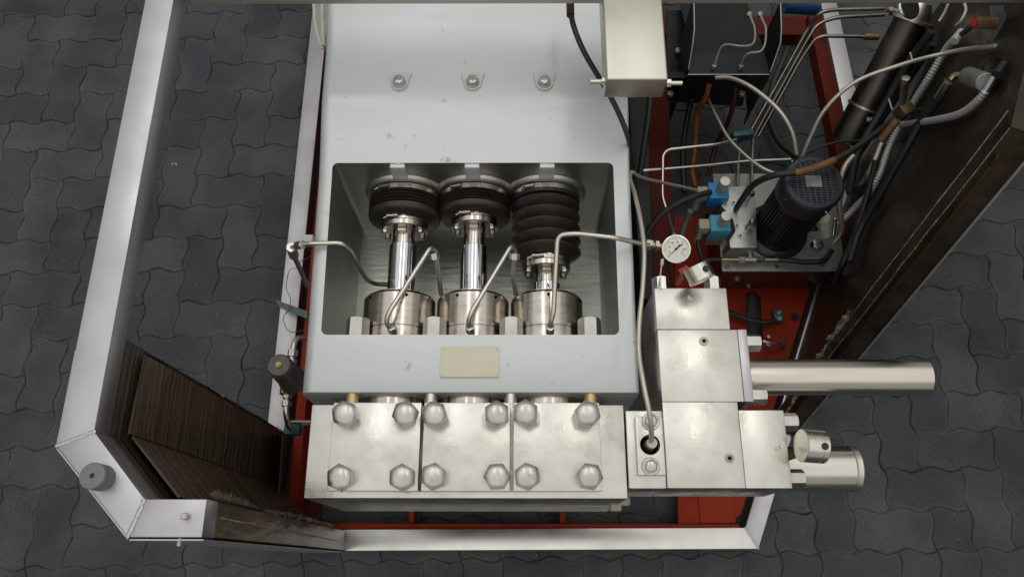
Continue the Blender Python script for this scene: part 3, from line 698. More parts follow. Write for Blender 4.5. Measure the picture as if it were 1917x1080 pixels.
# --- head block
BZ = .862
mb = MB(); mb.box(-.3915, .2025, .119, .2915, .515, BZ, .0022, 2); head = link('head_block', mb, 'block', pump)
for gx0, gx1 in ((-.1800, -.1745), (-.0130, -.0070)):
    mb = MB(); mb.box(gx0 - .0002, gx1 + .0002, .1305, .35, BZ - .035, 1.0); cut(head, mb)
smooth_by_angle(head)
PLT = [(-.3455, -.1800), (-.1745, -.0130), (-.0070, .1545)]
for (a, b) in PLT:
    mb = MB(); mb.box(a, b, .1305, .2918, BZ + .0003, .881, .0013, 2); link('cover_plate', mb, 'block', head)
nuts = [(643, 772, .2), (757, 772, .75), (812, 773, .3), (930, 772, .05), (984, 770, .98), (1101, 772, .25), (634, 892, .1), (751, 892, .03), (810, 890, .85), (930, 890, .55), (987, 890, .12), (1105, 890, .35)]
for px, py, ph in nuts:
    c = W(px, py, .911); mb = MB()
    mb.hexa((c.x, c.y, .8812), (c.x, c.y, .9125), .0425, phase=ph * math.pi / 3, dome=.0051); link('cap_nut', mb, 'nut', pump)
# studs and liners in the gap between crankcase and head
for px, m in ((657, 'yellow'), (805, 'tube'), (956, 'tube'), (1107, 'yellow')):
    c = W(px, 745, .80); mb = MB(); mb.cyl((c.x, .285, .785), (c.x, .34, .785), .0125, 20); link('stud', mb, m, pump)
for x in AX:
    mb = MB(); mb.lathe([(0, .064), (.018, .064), (.018, .070), (.045, .070)], (x, .285, AZ + .022), (0, 1, 0), 48); link('liner_flange', mb, 'satin', pump)
# hex long nuts inside the pit
for px in (667, 812, 957, 1105):
    c = W(px, 608, .775); mb = MB()
    mb.hexa((c.x, PYa + .0005, .757), (c.x, PYa + .049, .757), .043, phase=0); mb.cyl((c.x, PYa - .0, .757), (c.x, PYa + .004, .757), .026, 24); link('tie_nut', mb, 'tie', pump)
# cylinders, plungers, bellows
yb = [Yz(541, AZ + .06)] * 3
Y_CYL = Yz(540, AZ + .079)
for i, x in enumerate(AX):
    mb = MB(); y0 = .36
    yg = Yz(607, AZ + .079)
    mb.lathe([(y0, .0795), (yg - .0012, .0795), (yg - .0002, .0782), (yg + .0008, .0782), (yg + .002, .0795), (Y_CYL - .006, .0795), (Y_CYL, .0745), (Y_CYL + .0005, .066), (Y_CYL + .005, .0655), (Y_CYL + .0055, .034)], (x, 0, AZ), (0, 1, 0), 64)
    cy = link('stuffing_box', mb, 'satin', pump)
    for a in (18, 78, -45, 140):     # spanner holes round the rim
        aa = R(a + i * 23); p = Vector((x + math.sin(aa) * .0792, Y_CYL - .013, AZ + math.cos(aa) * .0792)); d = Vector((math.sin(aa), 0, math.cos(aa)))
        mb = MB(); mb.lathe([(0, .0036), (.0012, .0034)], p - d * .0004, d, 14); link('spanner_hole', mb, 'void', cy)
    # plunger
    pe = [452, 455, 524][i]; ys = Yz(pe, AZ + .031)
    mb = MB(); mb.lathe([(Y_CYL - .02, .0308), (ys - .001, .0308), (ys, .0298)], (x, 0, AZ), (0, 1, 0), 48); link('plunger', mb, 'chrome', pump)
    if i == 2:
        mb = MB(); mb.lathe([(Y_CYL + .005, .037), (Y_CYL + .016, .037), (Y_CYL + .017, .030)], (x, 0, AZ), (0, 1, 0), 40); link('collar', mb, 'chrome', pump)
    fe = [436, 428, 508][i]; yf = Yz(fe, AZ + .026)
    mb = MB(); mb.lathe([(ys - .012, .0295) if 0 else (ys, .0255), (yf + .03, .0255)], (x, 0, AZ), (0, 1, 0), 40); link('neck', mb, 'satin', pump)
    # flange disc + hub, from near face to the bellows
    FZ = .0545
    y1 = Yz([418, 412, 493][i], AZ + FZ)
    mb = MB(); mb.lathe([(y1, .026), (y1 + .0003, FZ - .002), (y1 + .002, FZ), (y1 + .013, FZ), (y1 + .014, FZ - .006), (y1 + .022, FZ - .006), (y1 + .023, .03)], (x, 0, AZ), (0, 1, 0), 56)
    fl = link('crosshead_flange', mb, 'satin', pump)
    for a in (65, 115, 180 + 65, 180 + 115):
        aa = R(a); p = Vector((x + math.sin(aa) * .044, y1 + .0005, AZ + math.cos(aa) * .044))
        mb = MB(); mb.hexa(p, p - Vector((0, .008, 0)), .012); link('flange_bolt', mb, 'nut', fl)
    # split clamp block on neck
    mb = MB(); mb.box(x - .011, x + .011, y1 - .010, y1 + .001, AZ + .020, AZ + .036, .002); link('lock_block', mb, 'satin', fl)
    # bellows
    ya = y1 + .020; ye = min(.813, Yz(347, AZ + .081)); n = 5; mb = MB(); pr = [(ya - .004, .050), (ya + .006, .0505)]
    if i < 2:
        L0 = ye - ya; pr = [(ya - .004, .050), (ya + .001, .056), (ya + L0 * .07, .070), (ya + L0 * .14, .0785), (ya + L0 * .22, .0825), (ya + L0 * .36, .0838), (ya + L0 * .40, .0815), (ya + L0 * .43, .0700)]
        for k in range(4):
            u0 = ya + L0 * (.43 + .128 * k); pr += [(u0 + L0 * .020, .0760), (u0 + L0 * .045, .0825), (u0 + L0 * .064, .0838), (u0 + L0 * .083, .0825), (u0 + L0 * .108, .0760), (u0 + L0 * .124, .0640)]
        pr += [(ye - .004, .080), (ye + .006, .080)]
    else:
        L0 = ye - ya; nn_ = 5
        pr = [(ya - .004, .050), (ya + .003, .052)]
        for k in range(nn_):
            u0 = ya + .004 + (L0 - .016) * k / nn_; d = (L0 - .016) / nn_
            pr += [(u0 + d * .25, .064), (u0 + d * .55, .0760), (u0 + d * .70, .0800), (u0 + d * .80, .0795), (u0 + d * .90, .069), (u0 + d * 1.0, .0570)]
        pr += [(ye - .010, .079), (ye + .006, .080)]
    mb.lathe(pr, (x, 0, AZ), (0, 1, 0), 56); link('bellows', mb, 'rubber', pump)
    # hose clamps
    for (yc, rc, wd) in ((ye + .001, .0812, .011), (ya - .001, .0535, .009)):
        mb = MB(); mb.lathe([(yc - wd / 2, rc), (yc - wd / 2, rc + .0012), (yc + wd / 2, rc + .0012), (yc + wd / 2, rc)], (x, 0, AZ), (0, 1, 0), 56, cap=False)
        hc = link('hose_clamp', mb, 'satin', pump)
        mb = MB(); aa = R(-24 if rc > .06 else -14); rr = rc + .005
        ctr = Vector((x + math.sin(aa) * rr, yc, AZ + math.cos(aa) * rr)); tg = Vector((math.cos(aa), 0, -math.sin(aa)))
        mb.cyl(ctr - tg * .012, ctr + tg * .008, .0042, 12); mb.hexa(ctr - tg * .0125, ctr - tg * .018, .0075); mb.cyl(ctr - tg * .018, ctr - tg * .027 - Vector((0, .004, 0)), .0018, 8)
        link('clamp_screw', mb, 'satin', hc)
        mb = MB(); a2 = R(14 if rc > .06 else 6); c2 = Vector((x + math.sin(a2) * (rc + .002), yc, AZ + math.cos(a2) * (rc + .002))); mb.box(c2.x - .005, c2.x + .005, yc - .006, yc + .006, c2.z - .001, c2.z + .0012, .0005, 1)
        link('clamp_tongue', mb, 'satin', hc)

# lubrication tubes over the pit
def tube_thing(name, pts, r, m='tube', lab=None, parent=None, nuts_=(), rb=.016, smooth=False, seg=12):
    mb = MB(); mb.tube(pts if smooth else bend(pts, rb), r, seg, smooth=smooth); o = link(name, mb, m, parent, smooth=60)
    for (p, q, af) in nuts_:
        mb = MB(); mb.hexa(p, q, af); link('fitting_nut', mb, 'nut', o)
    return o
TR = .0052
P_ = Ws((736, 618, .775), (722, 606, .795), (728, 585, .808), (806, 463, .800), (815, 470, .78), (826, 552, .69))
tube_thing('lubrication_tube', P_, TR, parent=pump, nuts_=[(P_[0] + Vector((.0, -.002, -.008)), P_[0] + Vector((-.003, .004, .010)), .017), (W(812, 474, .775), W(814, 486, .768), .0195)])
P_ = Ws((881, 618, .775), (876, 604, .795), (882, 585, .808), (957, 460, .800), (965, 468, .78), (960, 515, .73), (966, 552, .69))
tube_thing('lubrication_tube', P_, TR, parent=pump, nuts_=[(P_[0] + Vector((.0, -.002, -.008)), P_[0] + Vector((-.002, .004, .010)), .017), (W(964, 474, .775), W(963, 486, .768), .0195)])
P_ = Ws((1030, 618, .775), (1031, 604, .795), (1036, 585, .808), (1044, 440, .865), (1080, 437, .875), (1150, 445, .875), (1215, 460, .83))
tube_thing('lubrication_tube', P_, TR, parent=pump, nuts_=[(P_[0] + Vector((.0, -.002, -.008)), P_[0] + Vector((0, .004, .010)), .017)])
P_ = Ws((545, 464, .80), (575, 456, .835), (640, 455, .835), (655, 468, .81), (685, 522, .66), (700, 532, .62), (735, 533, .60))
lt = tube_thing('lubrication_tube', P_, TR, parent=pump, nuts_=[(W(556, 460, .815), W(567, 458, .83), .0165)])
tube_thing('lubrication_tube', Ws((546, 468, .78), (550, 478, .74), (576, 536, .60)), .0058, m='dull', parent=pump, rb=.008, nuts_=[(W(545, 463, .805), W(551, 480, .755), .019)])
for (px, py) in ((736, 618), (881, 618), (1030, 618)):
    c = W(px, py, .772); mb = MB(); mb.cyl((c.x, c.y, AZ + .074), (c.x, c.y, .773), .0095, 20, r1=.0085); link('tube_fitting', mb, 'dull', pump)

# ================================================================== VALVE MANIFOLD
ZV = .872; ZVB = .70
vm = thing('valve_manifold', 'stack of ground stainless valve blocks bolted beside the pump head', 'valve block', (0.37, 0.3, .70))
def vblock(x0, x1, y0, y1, zt=ZV, zb=ZVB, bev=.0016, name='valve_block', m='block'):
    mb = MB(); mb.box(x0, x1, y0, y1, zb, zt, bev, 2); return link(name, mb, m, vm)
vA = vblock(.2735, .4165, .4385, .5240, ZV)
vB = vblock(.2745, .4300, .2960, .4380, ZV - .0006)
vBp = vblock(.4303, .4485, .2960, .4385, ZV - .0002, name='flange_plate', m='frame')
vC = vblock(.2745, .4168, .1368, .2956, ZV)
vD = vblock(.4170, .5020, .1368, .2800, ZV - .0005)
vE = vblock(.2048, .2742, .1362, .2800, ZV - .004, bev=.003)
e0 = W(1189, 779, .889); e1 = W(1247, 889, .889)
mb = MB(); mb.box(e0.x, e1.x, e1.y, e0.y, ZV - .0038, .889, .0015, 2); vp = link('clamp_plate', mb, 'block', vm)
ch = W(1217, 832, .889); mb = MB(); mb.cyl((ch.x, ch.y, .84), (ch.x, ch.y, .95), .0185, 40); cut(vp, mb); smooth_by_angle(vp)
mb = MB(); mb.cyl((ch.x, ch.y, .8686), (ch.x, ch.y, .870), .0180, 32); link('bore', mb, 'void', vp)
for py in (789, 873):
    c = W(1218, py, .890); mb = MB(); mb.cyl((c.x, c.y, .889), (c.x, c.y, .892), .0165, 28, bev=.001); mb.hexa((c.x, c.y, .892), (c.x, c.y, .905), .021, phase=.2 + py, dome=.004); link('bolt', mb, 'nut', vp)
mb = MB(); mb.cyl((ch.x, ch.y, .862), (ch.x, ch.y, .902), .0115, 24, r1=.0098); mb.cyl((ch.x, ch.y, .902), (ch.x, ch.y, .912), .0095, 24); conn = link('hose_connector', mb, 'dull', vp)
def side_nut(px, py, z, d, ln, af=.033):
    c = W(px, py, z); a = Vector(d); mb = MB(); mb.hexa(c - a * .004, c + a * ln, af, phase=0 if d[0] else math.pi / 6)
    return link('hex_bolt', mb, 'nut', vm)
c = W(1397, 638, .845)
for (px, py, x0) in ((1397, 640, .4485), (1412, 740, .4485), (1468, 789, .502), (1484, 895, .502)):
    p = W(px, py, .852); mb = MB(); mb.hexa((x0 + .0005, p.y, .845), (x0 + .031, p.y, .845), .031, phase=0); link('hex_bolt', mb, 'nut', vm)
for px in (1237, 1335):
    p = W(px, 528, .852); mb = MB(); mb.hexa((p.x, .5245, .845), (p.x, .555, .845), .030, phase=0); link('hex_bolt', mb, 'nut', vm)
def socket_plug(px, py, r, par, m='satin'):
    c = W(px, py, ZV + .0005); mb = MB(); mb.lathe([(0, r), (.0016, r * .96), (.0018, r * .55), (.0005, r * .45), (.0005, 0)], (c.x, c.y, ZV - .0002), (0, 0, 1), 24)
    o = link('plug', mb, m, par); mb = MB(); mb.lathe([(0, r * .40), (.0002, 0)], (c.x, c.y, ZV + .0005), (0, 0, 1), 6, cap=False); link('socket', mb, 'void', o)
socket_plug(1318, 638, .0092, vB, 'dull'); socket_plug(1366, 857, .0092, vC, 'dull')
def cap_screw(px, py, r, par):
    c = W(px, py, ZV + .002); mb = MB(); mb.lathe([(0, r * 1.25), (.001, r * 1.2), (.001, r * .85), (.0045, r * .8), (.005, r * .6), (.0025, r * .35), (.0025, 0)], (c.x, c.y, ZV - .0002), (0, 0, 1), 20); link('cap_screw', mb, 'tube', par)
cap_screw(1292, 556, .0050, vA); cap_screw(1457, 838, .0045, vD)
# fittings under the blocks: small yellowish blocks showing below the head
for (px, py, s) in ((1165, 938, .014), (1152, 950, .011)):
    c = W(px, py, .70); mb = MB(); mb.box(c.x - s, c.x + s, c.y - s * .6, c.y + s * .6, .69, .715, .002); link('drain_fitting', mb, 'cream', vm)
mb = MB(); c = W(1402, 760, .80); mb.hexa((c.x - .012, .2885, .80), (c.x + .02, .2885, .80), .013); link('fitting_nut', mb, 'satin', vm)

# outlet pipes
def pipe_thing(label, pa, pb, r, rimw, flange_x=None):
    o = thing('outlet_pipe', label, 'pipe', pa, group='polished outlet pipes')
    ax = (pb - pa).normalized(); L = (pb - pa).length
    mb = MB(); mb.lathe([(0, r), (L, r), (L + .0004, r - .0008), (L + .0004, r - .004), (L - .05, r - .004)], pa, ax, 56, cap=False); link('pipe_wall', mb, 'pipe', o)
    mb = MB(); mb.lathe([(L - .05, r - .0042), (L - .0499, 0)], pa, ax, 32, cap=False); link('pipe_bore', mb, 'void', o)
    if rimw:
        mb = MB(); mb.lathe([(L - .014, r), (L - .012, r + .0018), (L - .006, r + .0012), (L - .002, r + .0016), (L + .001, r - .001)], pa, ax, 56, cap=False); link('end_rim', mb, 'tube', o)
    return o
M['pipe'] = mat('polished_pipe', (0.56, 0.53, 0.46), 1.0, 0.24, noise=26, col2=(0.64, 0.61, 0.56), rvar=0.05, stretch=(.3, 3, 3))
pz = .775; p1 = W(1745, 706, pz)
pipe_thing('long polished steel pipe running right from the upper valve block', Vector((.4490, p1.y, pz)), Vector((p1.x - .014, p1.y, pz)), .0365, False)
pz = .745; p2 = W(1612, 877, pz)
pipe_thing('short wide steel pipe with rimmed end below the round gauge at lower right', Vector((.5025, p2.y, pz)), Vector((p2.x - .012, p2.y, pz)), .0438, True)

# ================================================================== GAUGES
def gauge(label, c, axis, r, depth, face=False, needle=2.3, stem=None, black_dot=None, loc=None):
    """c = centre of the front face, axis = direction the dial looks"""
    a = Vector(axis).normalized(); g = thing('pressure_gauge', label, 'gauge', c, 'round pressure gauges')
    back = c - a * depth
    mb = MB()
    if face: mb.lathe([(0, 0), (0, r * .82), (depth * .1, r * .93), (depth * .82, r * .95), (depth * .86, r), (depth * .98, r), (depth, r * .97), (depth, r * .90), (depth * .9, r * .88), (depth * .9, 0)], back, a, 48)
    else: mb.lathe([(0, 0), (0, r * .95), (depth * .03, r), (depth * .68, r), (depth * .69, r * .975), (depth * .72, r * .975), (depth * .73, r * 1.0), (depth * .97, r * 1.0), (depth, r * .97), (depth, r * .90), (depth * .95, r * .88), (depth * .95, 0)], back, a, 48)
    case = link('case', mb, 'gaugecase', g)
    ref = Vector((0, 1, 0)); u = (ref - a * ref.dot(a)).normalized(); v = u.cross(a)   # u = up on dial, v = right
    fc = back + a * depth * (.905 if face else .952)
    mb = MB(); mb.lathe([(0, r * .875), (.0003, 0)], fc, a, 40, cap=False); dl = link('dial', mb, 'dial', g)
    mb = MB()
    for k in range(31):
        an = R(225 - 270 * k / 30); d = u * math.sin(an) + v * math.cos(an); s = d.cross(a); L0 = .80; L1 = .72 if k % 5 else .64; w = r * (.008 if k % 5 else .014)
        f = fc + a * .0005
        mb.bm.faces.new([mb.bm.verts.new(f + d * r * L0 + s * w), mb.bm.verts.new(f + d * r * L0 - s * w), mb.bm.verts.new(f + d * r * L1 - s * w), mb.bm.verts.new(f + d * r * L1 + s * w)])
    link('scale', mb, 'ink', dl, smooth=0)
    if face:
        d = (u * math.sin(needle) + v * math.cos(needle)); s = d.cross(a); f = fc + a * .0012; mb = MB()
        mb.slab([f + d * r * .78, f + s * r * .035 - d * r * .05, f + s * r * .07 - d * r * .42, f - s * r * .07 - d * r * .42, f - s * r * .035 - d * r * .05], a, .0006); link('needle', mb, 'ink', dl, smooth=0)
        mb = MB(); mb.lathe([(0, r * .09), (.0014, r * .08), (.0014, 0)], f, a, 16, cap=False); link('needle_hub', mb, 'ink', dl)
        mb = MB(); mb.lathe([(0, r * .885), (.001, r * .88), (.001, 0)], fc + a * .0024, a, 40, cap=False); 
        for t, an in (('2', 160), ('4', 118), ('6', 74), ('8', 34), ('10', -8), ('0', 205), ('12', -40)):
            cu = bpy.data.curves.new('n', 'FONT'); cu.body = t; cu.size = r * .26; cu.align_x = 'CENTER'; cu.align_y = 'CENTER'
            to = bpy.data.objects.new('n', cu); scn.collection.objects.link(to); bpy.context.view_layer.update()
            me = bpy.data.meshes.new_from_object(to); bpy.data.objects.remove(to); d = u * math.sin(R(an)) + v * math.cos(R(an))
            mt = Matrix((( v.x, u.x, a.x), (v.y, u.y, a.y), (v.z, u.z, a.z))); mb2 = MB(); mb2.bm.from_mesh(me)
            bmesh.ops.transform(mb2.bm, matrix=mt.to_4x4(), verts=mb2.bm.verts); bmesh.ops.translate(mb2.bm, vec=fc + a * .0006 + d * r * .50, verts=mb2.bm.verts)
            link('numeral', mb2, 'ink', dl, smooth=0); bpy.data.meshes.remove(me)
        mb.bm.free()
    if black_dot:
        p, d, rr = black_dot; mb = MB(); mb.lathe([(-.002, rr), (.0012, rr), (.0018, rr * .8), (.0010, rr * .3), (.0010, 0)], p, d, 24); link('filler_plug', mb, 'hose', case)
    if stem:
        mb = MB()
        for (q0, q1, rr, hx) in stem:
            (mb.hexa if hx else mb.cyl)(q0, q1, rr * 2 if hx else rr)
        link('stem', mb, 'dull', g)
    return g
M['gaugecase'] = mat('gauge_case_steel', (0.62, 0.60, 0.54), 1.0, 0.25, noise=30, col2=(0.70, 0.67, 0.6), rvar=0.05)
# gauge 1: dial towards the viewer
gc = W(1266, 466, .80); camv = (Vector((0, 0, CAM_H)) - gc).normalized()
gauge('round pressure gauge with white dial facing up, beside the pump edge', gc, (camv.x * .5 - .03, -.25, .95), .0305, .027, True, needle=R(222),
      stem=[(W(1238, 461, .79), W(1222, 459, .79), .0075, False), (W(1233, 460, .79), W(1226, 460, .79), .011, True), (W(1221, 459, .79), W(1209, 457, .79), .0105, True)])
# gauge 2: seen from its back, dial turned to the front
gb = W(1297, 497, .95); gf = W(1311, 523, .925)
ax = Vector((.42, -.88, -.12)).normalized(); r2 = .0265
cen = W(1309, 512, .93); dpt = .031
gauge('round gauge seen from the back, tilted over the rearmost valve block', cen + ax * dpt * .5, ax, r2, dpt, False, black_dot=(cen + Vector((.012, .016, .30)).normalized() * 0 + (lambda n: n * (r2 - .0002))((Vector((.05, .30, .85)) - ax * Vector((.05, .30, .85)).dot(ax)).normalized()), (Vector((.05, .30, .85)) - ax * Vector((.05, .30, .85)).dot(ax)).normalized(), .0065),
      stem=[(cen - ax * .01, Vector((cen.x + .004, cen.y + .045, .80)), .007, False)])
# gauge 3
cen = W(1520, 835, .905); ax = Vector((.975, -.05, -.14)).normalized(); dpt = .042; r3 = .0295
nd = Vector((.05, -.12, 1)); nd = (nd - ax * nd.dot(ax)).normalized()
gauge('round gauge lying on its side above the short wide pipe', cen + ax * dpt * .5, ax, r3, dpt, False, black_dot=(cen + ax * .009 + nd * r3, nd, .0065),
      stem=[(cen - Vector((.0, 0, .02)), Vector((.5025, cen.y - .012, .80)), .009, False), (Vector((.504, cen.y - .012, .80)), Vector((.516, cen.y - .012, .805)), .012, True)])

# ================================================================== LEFT SIDE: REGULATOR AND FITTINGS
reg = thing('pressure_regulator', 'dark grey bonnet regulator valve with steel fittings at the left pump side', 'valve', W(545, 715, .45))
rz = .62; top = W(522, 683, rz + .0); bot = W(549, 712, .49)
axr = (top - bot).normalized()
mb = MB(); Lr = (top - bot).length
mb.lathe([(0, .034), (Lr * .06, .034), (Lr * .12, .030), (Lr * .9, .0288), (Lr * .97, .0270), (Lr, .024), (Lr, 0)], bot, axr, 36); body = link('bonnet', mb, 'regul', reg)
mb = MB(); mb.cyl(top, top + axr * .004, .007, 6); mb.cyl(top + axr * .004, top + axr * .007, .004, 12); link('adjusting_screw', mb, 'brass', body)
mb = MB(); mb.box(bot.x - .028, bot.x + .028, bot.y - .026, bot.y + .026, bot.z - .012, bot.z + .002, .004, 2, rotz=.15); fb = link('body_flange', mb, 'grime', reg)
for dx, dy in ((-1, -1), (1, -1), (-1, 1), (1, 1)):
    mb = MB(); mb.cyl((bot.x + dx * .021, bot.y + dy * .019, bot.z + .002), (bot.x + dx * .021, bot.y + dy * .019, bot.z + .006), .0035, 10); link('screw', mb, 'nut', fb)
mb = MB(); p = W(538, 734, .44)
mb.hexa(W(539, 727, .45), W(538, 739, .45), .034); link('inlet_boss', mb, 'brass', reg)
mb = MB(); mb.hexa(W(538, 739, .45), W(537, 746, .45), .020); mb.cyl(W(538, 744, .45), W(537, 752, .45), .007, 12); mb.hexa(W(537, 751, .45), W(536, 761, .45), .021); link('fitting_nut', mb, 'nut', reg)
mb = MB(); mb.tube(bend(Ws((536, 760, .45), (536, 778, .45), (540, 795, .42), (548, 805, .36)), .03), .0075, 12, smooth=False); link('tube', mb, 'tube', reg)
mb = MB(); mb.hexa(W(549, 655, .47), W(547, 668, .47), .022); mb.cyl(W(547, 667, .47), W(547, 676, .47), .008, 12); mb.hexa(W(547, 674, .47), W(548, 682, .47), .019); link('fitting_nut', mb, 'nut', reg)
mb = MB(); mb.tube(bend(Ws((549, 657, .47), (551, 642, .47), (557, 633, .46), (570, 632, .44)), .03), .0075, 12, smooth=False); link('tube', mb, 'tube', reg)
tb = W(547, 803, .34); mb = MB(); mb.box(tb.x - .020, tb.x + .020, tb.y - .014, tb.y + .014, .315, .345, .002)
o = link('clamp_block', mb, 'teal'); tag(o, 'teal plastic tube clamp below the regulator', 'tube clamp')
mb = MB(); a = W(553, 789, .34); mb.box(a.x - .01, a.x + .06, a.y - .002, a.y + .002, .30, .3455); link('mounting_bracket', mb, 'white', o)
# white inlet fitting near top left
mb = MB(); a = W(577, 448, .72); mb.box(a.x - .012, a.x + .012, a.y - .010, a.y + .010, .70, .725, .002); o = link('square_fitting', mb, 'white'); tag(o, 'small white square fitting beside the left pump wall', 'fitting')
mb = MB(); mb.tube(Ws((577, 462, .60), (582, 478, .5), (562, 490, .35), (556, 502, .15), (543, 505, .13), (538, 520, .12), (536, 540, .12), (544, 560, .12), (541, 580, .12), (531, 592, .12), (535, 612, .12), (545, 621, .13), (570, 618, .16)), .0011, 6)
o = link('capillary_wire', mb, 'copperwire'); tag(o, 'thin brown wire wandering over the left lower tube', 'wire')
mb = MB(); mb.slab(Ws((516, 561, .11), (524, 576, .11), (576, 597, .11), (576, 583, .11)), (0, 0, 1), .0012); o = link('tape_strip', mb, 'tealtape', smooth=0); tag(o, 'strip of faded green tape across the left lower tube', 'tape')
mb = MB(); mb.slab([W(523, 920, .08), W(530, 815, .08), W(530, 815, .32), W(523, 920, .32)], (-1, 0, 0), .003); 
o = link('upright_plate', mb, 'navy', smooth=0); tag(o, 'thin dark upright plate between panel and red rail', 'plate')

# ================================================================== HYDRAULIC POWER UNIT
hpu = thing('hydraulic_power_unit', 'dark tank of the hydraulic power unit standing on the red plate', 'hydraulic unit', W(1450, 470, .06))
ZT = .235
t0 = W(1352, 508, ZT); t1 = W(1552, 330, ZT)
mb = MB(); mb.box(t0.x + .012, t1.x - .012, t0.y + .012, t1.y, .058, ZT - .008, .004, 2); link('tank', mb, 'tank', hpu) if 'tank' in M else None
M['tank'] = mat('red_brown_tank', (0.060, 0.014, 0.012), 0, 0.35, noise=12, col2=(0.085, 0.03, 0.025), stretch=(3, 1, .3)); link('tank', mb, 'tank', hpu)
mb = MB(); mb.box(t0.x, t1.x + .008, t0.y, t1.y + .01, ZT - .008, ZT, .0025, 2); tp = link('top_plate', mb, 'grime', hpu)
for px, py in ((1361, 501), (1453, 500), (1541, 500)):
    c = W(px, py, ZT); mb = MB(); mb.cyl((c.x, c.y, ZT), (c.x, c.y, ZT + .005), .005, 14, bev=.001); link('cap_screw', mb, 'nut', tp)
for px, py, r in ((1381, 516, .0085), (1415, 533, .005)):
    c = W(px, py, .16); mb = MB(); mb.lathe([(-.004, r * 1.3), (.004, r * 1.3), (.004, r), (.010, r * .8), (.011, 0)], (c.x, t0.y + .012, .15 if r > .006 else .09), (0, -1, 0), 20); link('tank_plug', mb, 'grime', hpu)
# manifold block (light zinc)
ZM = .32
poly = [(1365, 450), (1367, 464), (1417, 464), (1416, 432), (1415, 375), (1395, 348), (1368, 349), (1350, 385), (1372, 410), (1377, 432)]
pts = [(W(x, y, ZM).x, W(x, y, ZM).y) for x, y in poly]
mb = MB(); mb.prism(pts, ZT, ZM, .0015); mf = link('manifold', mb, 'zinc', hpu)
for px, py, r in ((1386, 442, .0085), (1379, 423, .0075), (1373, 380, .0085), (1410, 462, .003)):
    c = W(px, py, ZM); mb = MB(); mb.lathe([(0, r), (.003, r * .95), (.003, r * .4), (.001, r * .35), (.001, 0)], (c.x, c.y, ZM - .0002), (0, 0, 1), 20); link('port_plug', mb, 'zinc', mf)
    mb = MB(); mb.lathe([(0, r * .34), (.0003, 0)], (c.x, c.y, ZM + .0009), (0, 0, 1), 12, cap=False); link('port_hole', mb, 'void', mf)
def fit_(p0, p1, r, m='nut', name='fitting', par=None, hx=True):
    mb = MB(); (mb.hexa(p0, p1, r * 2) if hx else mb.cyl(p0, p1, r, 18)); return link(name, mb, m, par or hpu)
f1 = fit_(W(1399, 427, ZM), W(1411, 416, ZM + .035), .0075); fit_(W(1408, 419, ZM + .028), W(1413, 414, ZM + .040), .0105, par=f1)
f1 = fit_(W(1398, 372, ZM), W(1406, 361, ZM + .03), .0072); fit_(W(1404, 364, ZM + .026), W(1408, 359, ZM + .034), .010, par=f1)
# filler breather
c = W(1522, 466, ZT); mb = MB(); mb.lathe([(0, .022), (.004, .022), (.004, .017), (.010, .017)], (c.x, c.y, ZT), (0, 0, 1), 32); ff = link('filler_neck', mb, 'grime', hpu)
mb = MB(); mb.hexa((c.x + .003, c.y + .002, ZT + .010), (c.x + .006, c.y + .004, ZT + .030), .031, dome=.003); link('filler_cap', mb, 'nut', ff)
# tee and quick couplings on the front edge
zc = .27
a = W(1340, 484, zc); 
def coupl(px0, px1, r, m, hx=False, z=zc, py=486): 
    p = W(px0, py, z); q = W(px1, py, z); mb = MB(); (mb.hexa(p, q, r * 2) if hx else mb.cyl(p, q, r, 18, bev=.001)); return link('coupling', mb, m, hpu)
coupl(1350, 1378, .0065, 'brass'); coupl(1376, 1384, .0045, 'nut'); coupl(1382, 1395, .0085, 'cream', True); coupl(1393, 1415, .0095, 'zinc'); coupl(1414, 1428, .0078, 'nut', True); coupl(1430, 1457, .0082, 'nut')
p = W(1405, 484, zc); mb = MB(); mb.cyl((p.x, p.y, zc), (p.x, W(1405, 468, zc).y, zc), .010, 18); link('tee_stem', mb, 'zinc', hpu)

# electric motor
mt_ = thing('electric_motor', 'black finned electric motor with grilled fan cover pointing up', 'motor', W(1471, 440, ZT))
c = W(1452, 434, ZT); cx, cy = c.x, c.y; zt = .548
mb = MB(); mb.lathe([(0, .090), (.006, .090), (.010, .086), (.016, .070), (.03, .066)], (cx, cy, ZT), (0, 0, 1), 48); link('mounting_flange', mb, 'motor', mt_)
mb = MB(); mb.cyl((cx, cy, ZT + .02), (cx, cy, zt - .05), .062, 48); link('stator_housing', mb, 'motor', mt_)
for k in range(44):
    a = 2 * math.pi * k / 44; d = Vector((math.cos(a), math.sin(a), 0)); s = Vector((-d.y, d.x, 0)); p = Vector((cx, cy, 0)) + d * .059
    if k == 0:
        mb = MB(); mb.slab([p - s * .001 + Vector((0, 0, ZT + .03)), p + d * .0145 - s * .001 + Vector((0, 0, ZT + .03)), p + d * .0145 - s * .001 + Vector((0, 0, zt - .06)), p - s * .001 + Vector((0, 0, zt - .06))], s, .002)
        fin0 = link('cooling_fin', mb, 'motor', mt_, loc=(cx, cy, ZT), smooth=0)
    else:
        o = fin0.copy(); scn.collection.objects.link(o); o.parent = mt_; o.rotation_euler.z = a
mb = MB(); mb.lathe([(zt - .070, .0770), (zt - .012, .0790), (zt - .004, .0765), (zt, .0725), (zt + .0005, .0615), (zt - .004, .0605)], (cx, cy, 0), (0, 0, 1), 56, cap=False); fc_ = link('fan_cover', mb, 'motor', mt_)
mb = MB(); mb.lathe([(zt - .022, .0760), (zt - .0221, 0)], (cx, cy, 0), (0, 0, 1), 40, cap=False); link('fan', mb, 'void', fc_)
mb = MB()
gp = []
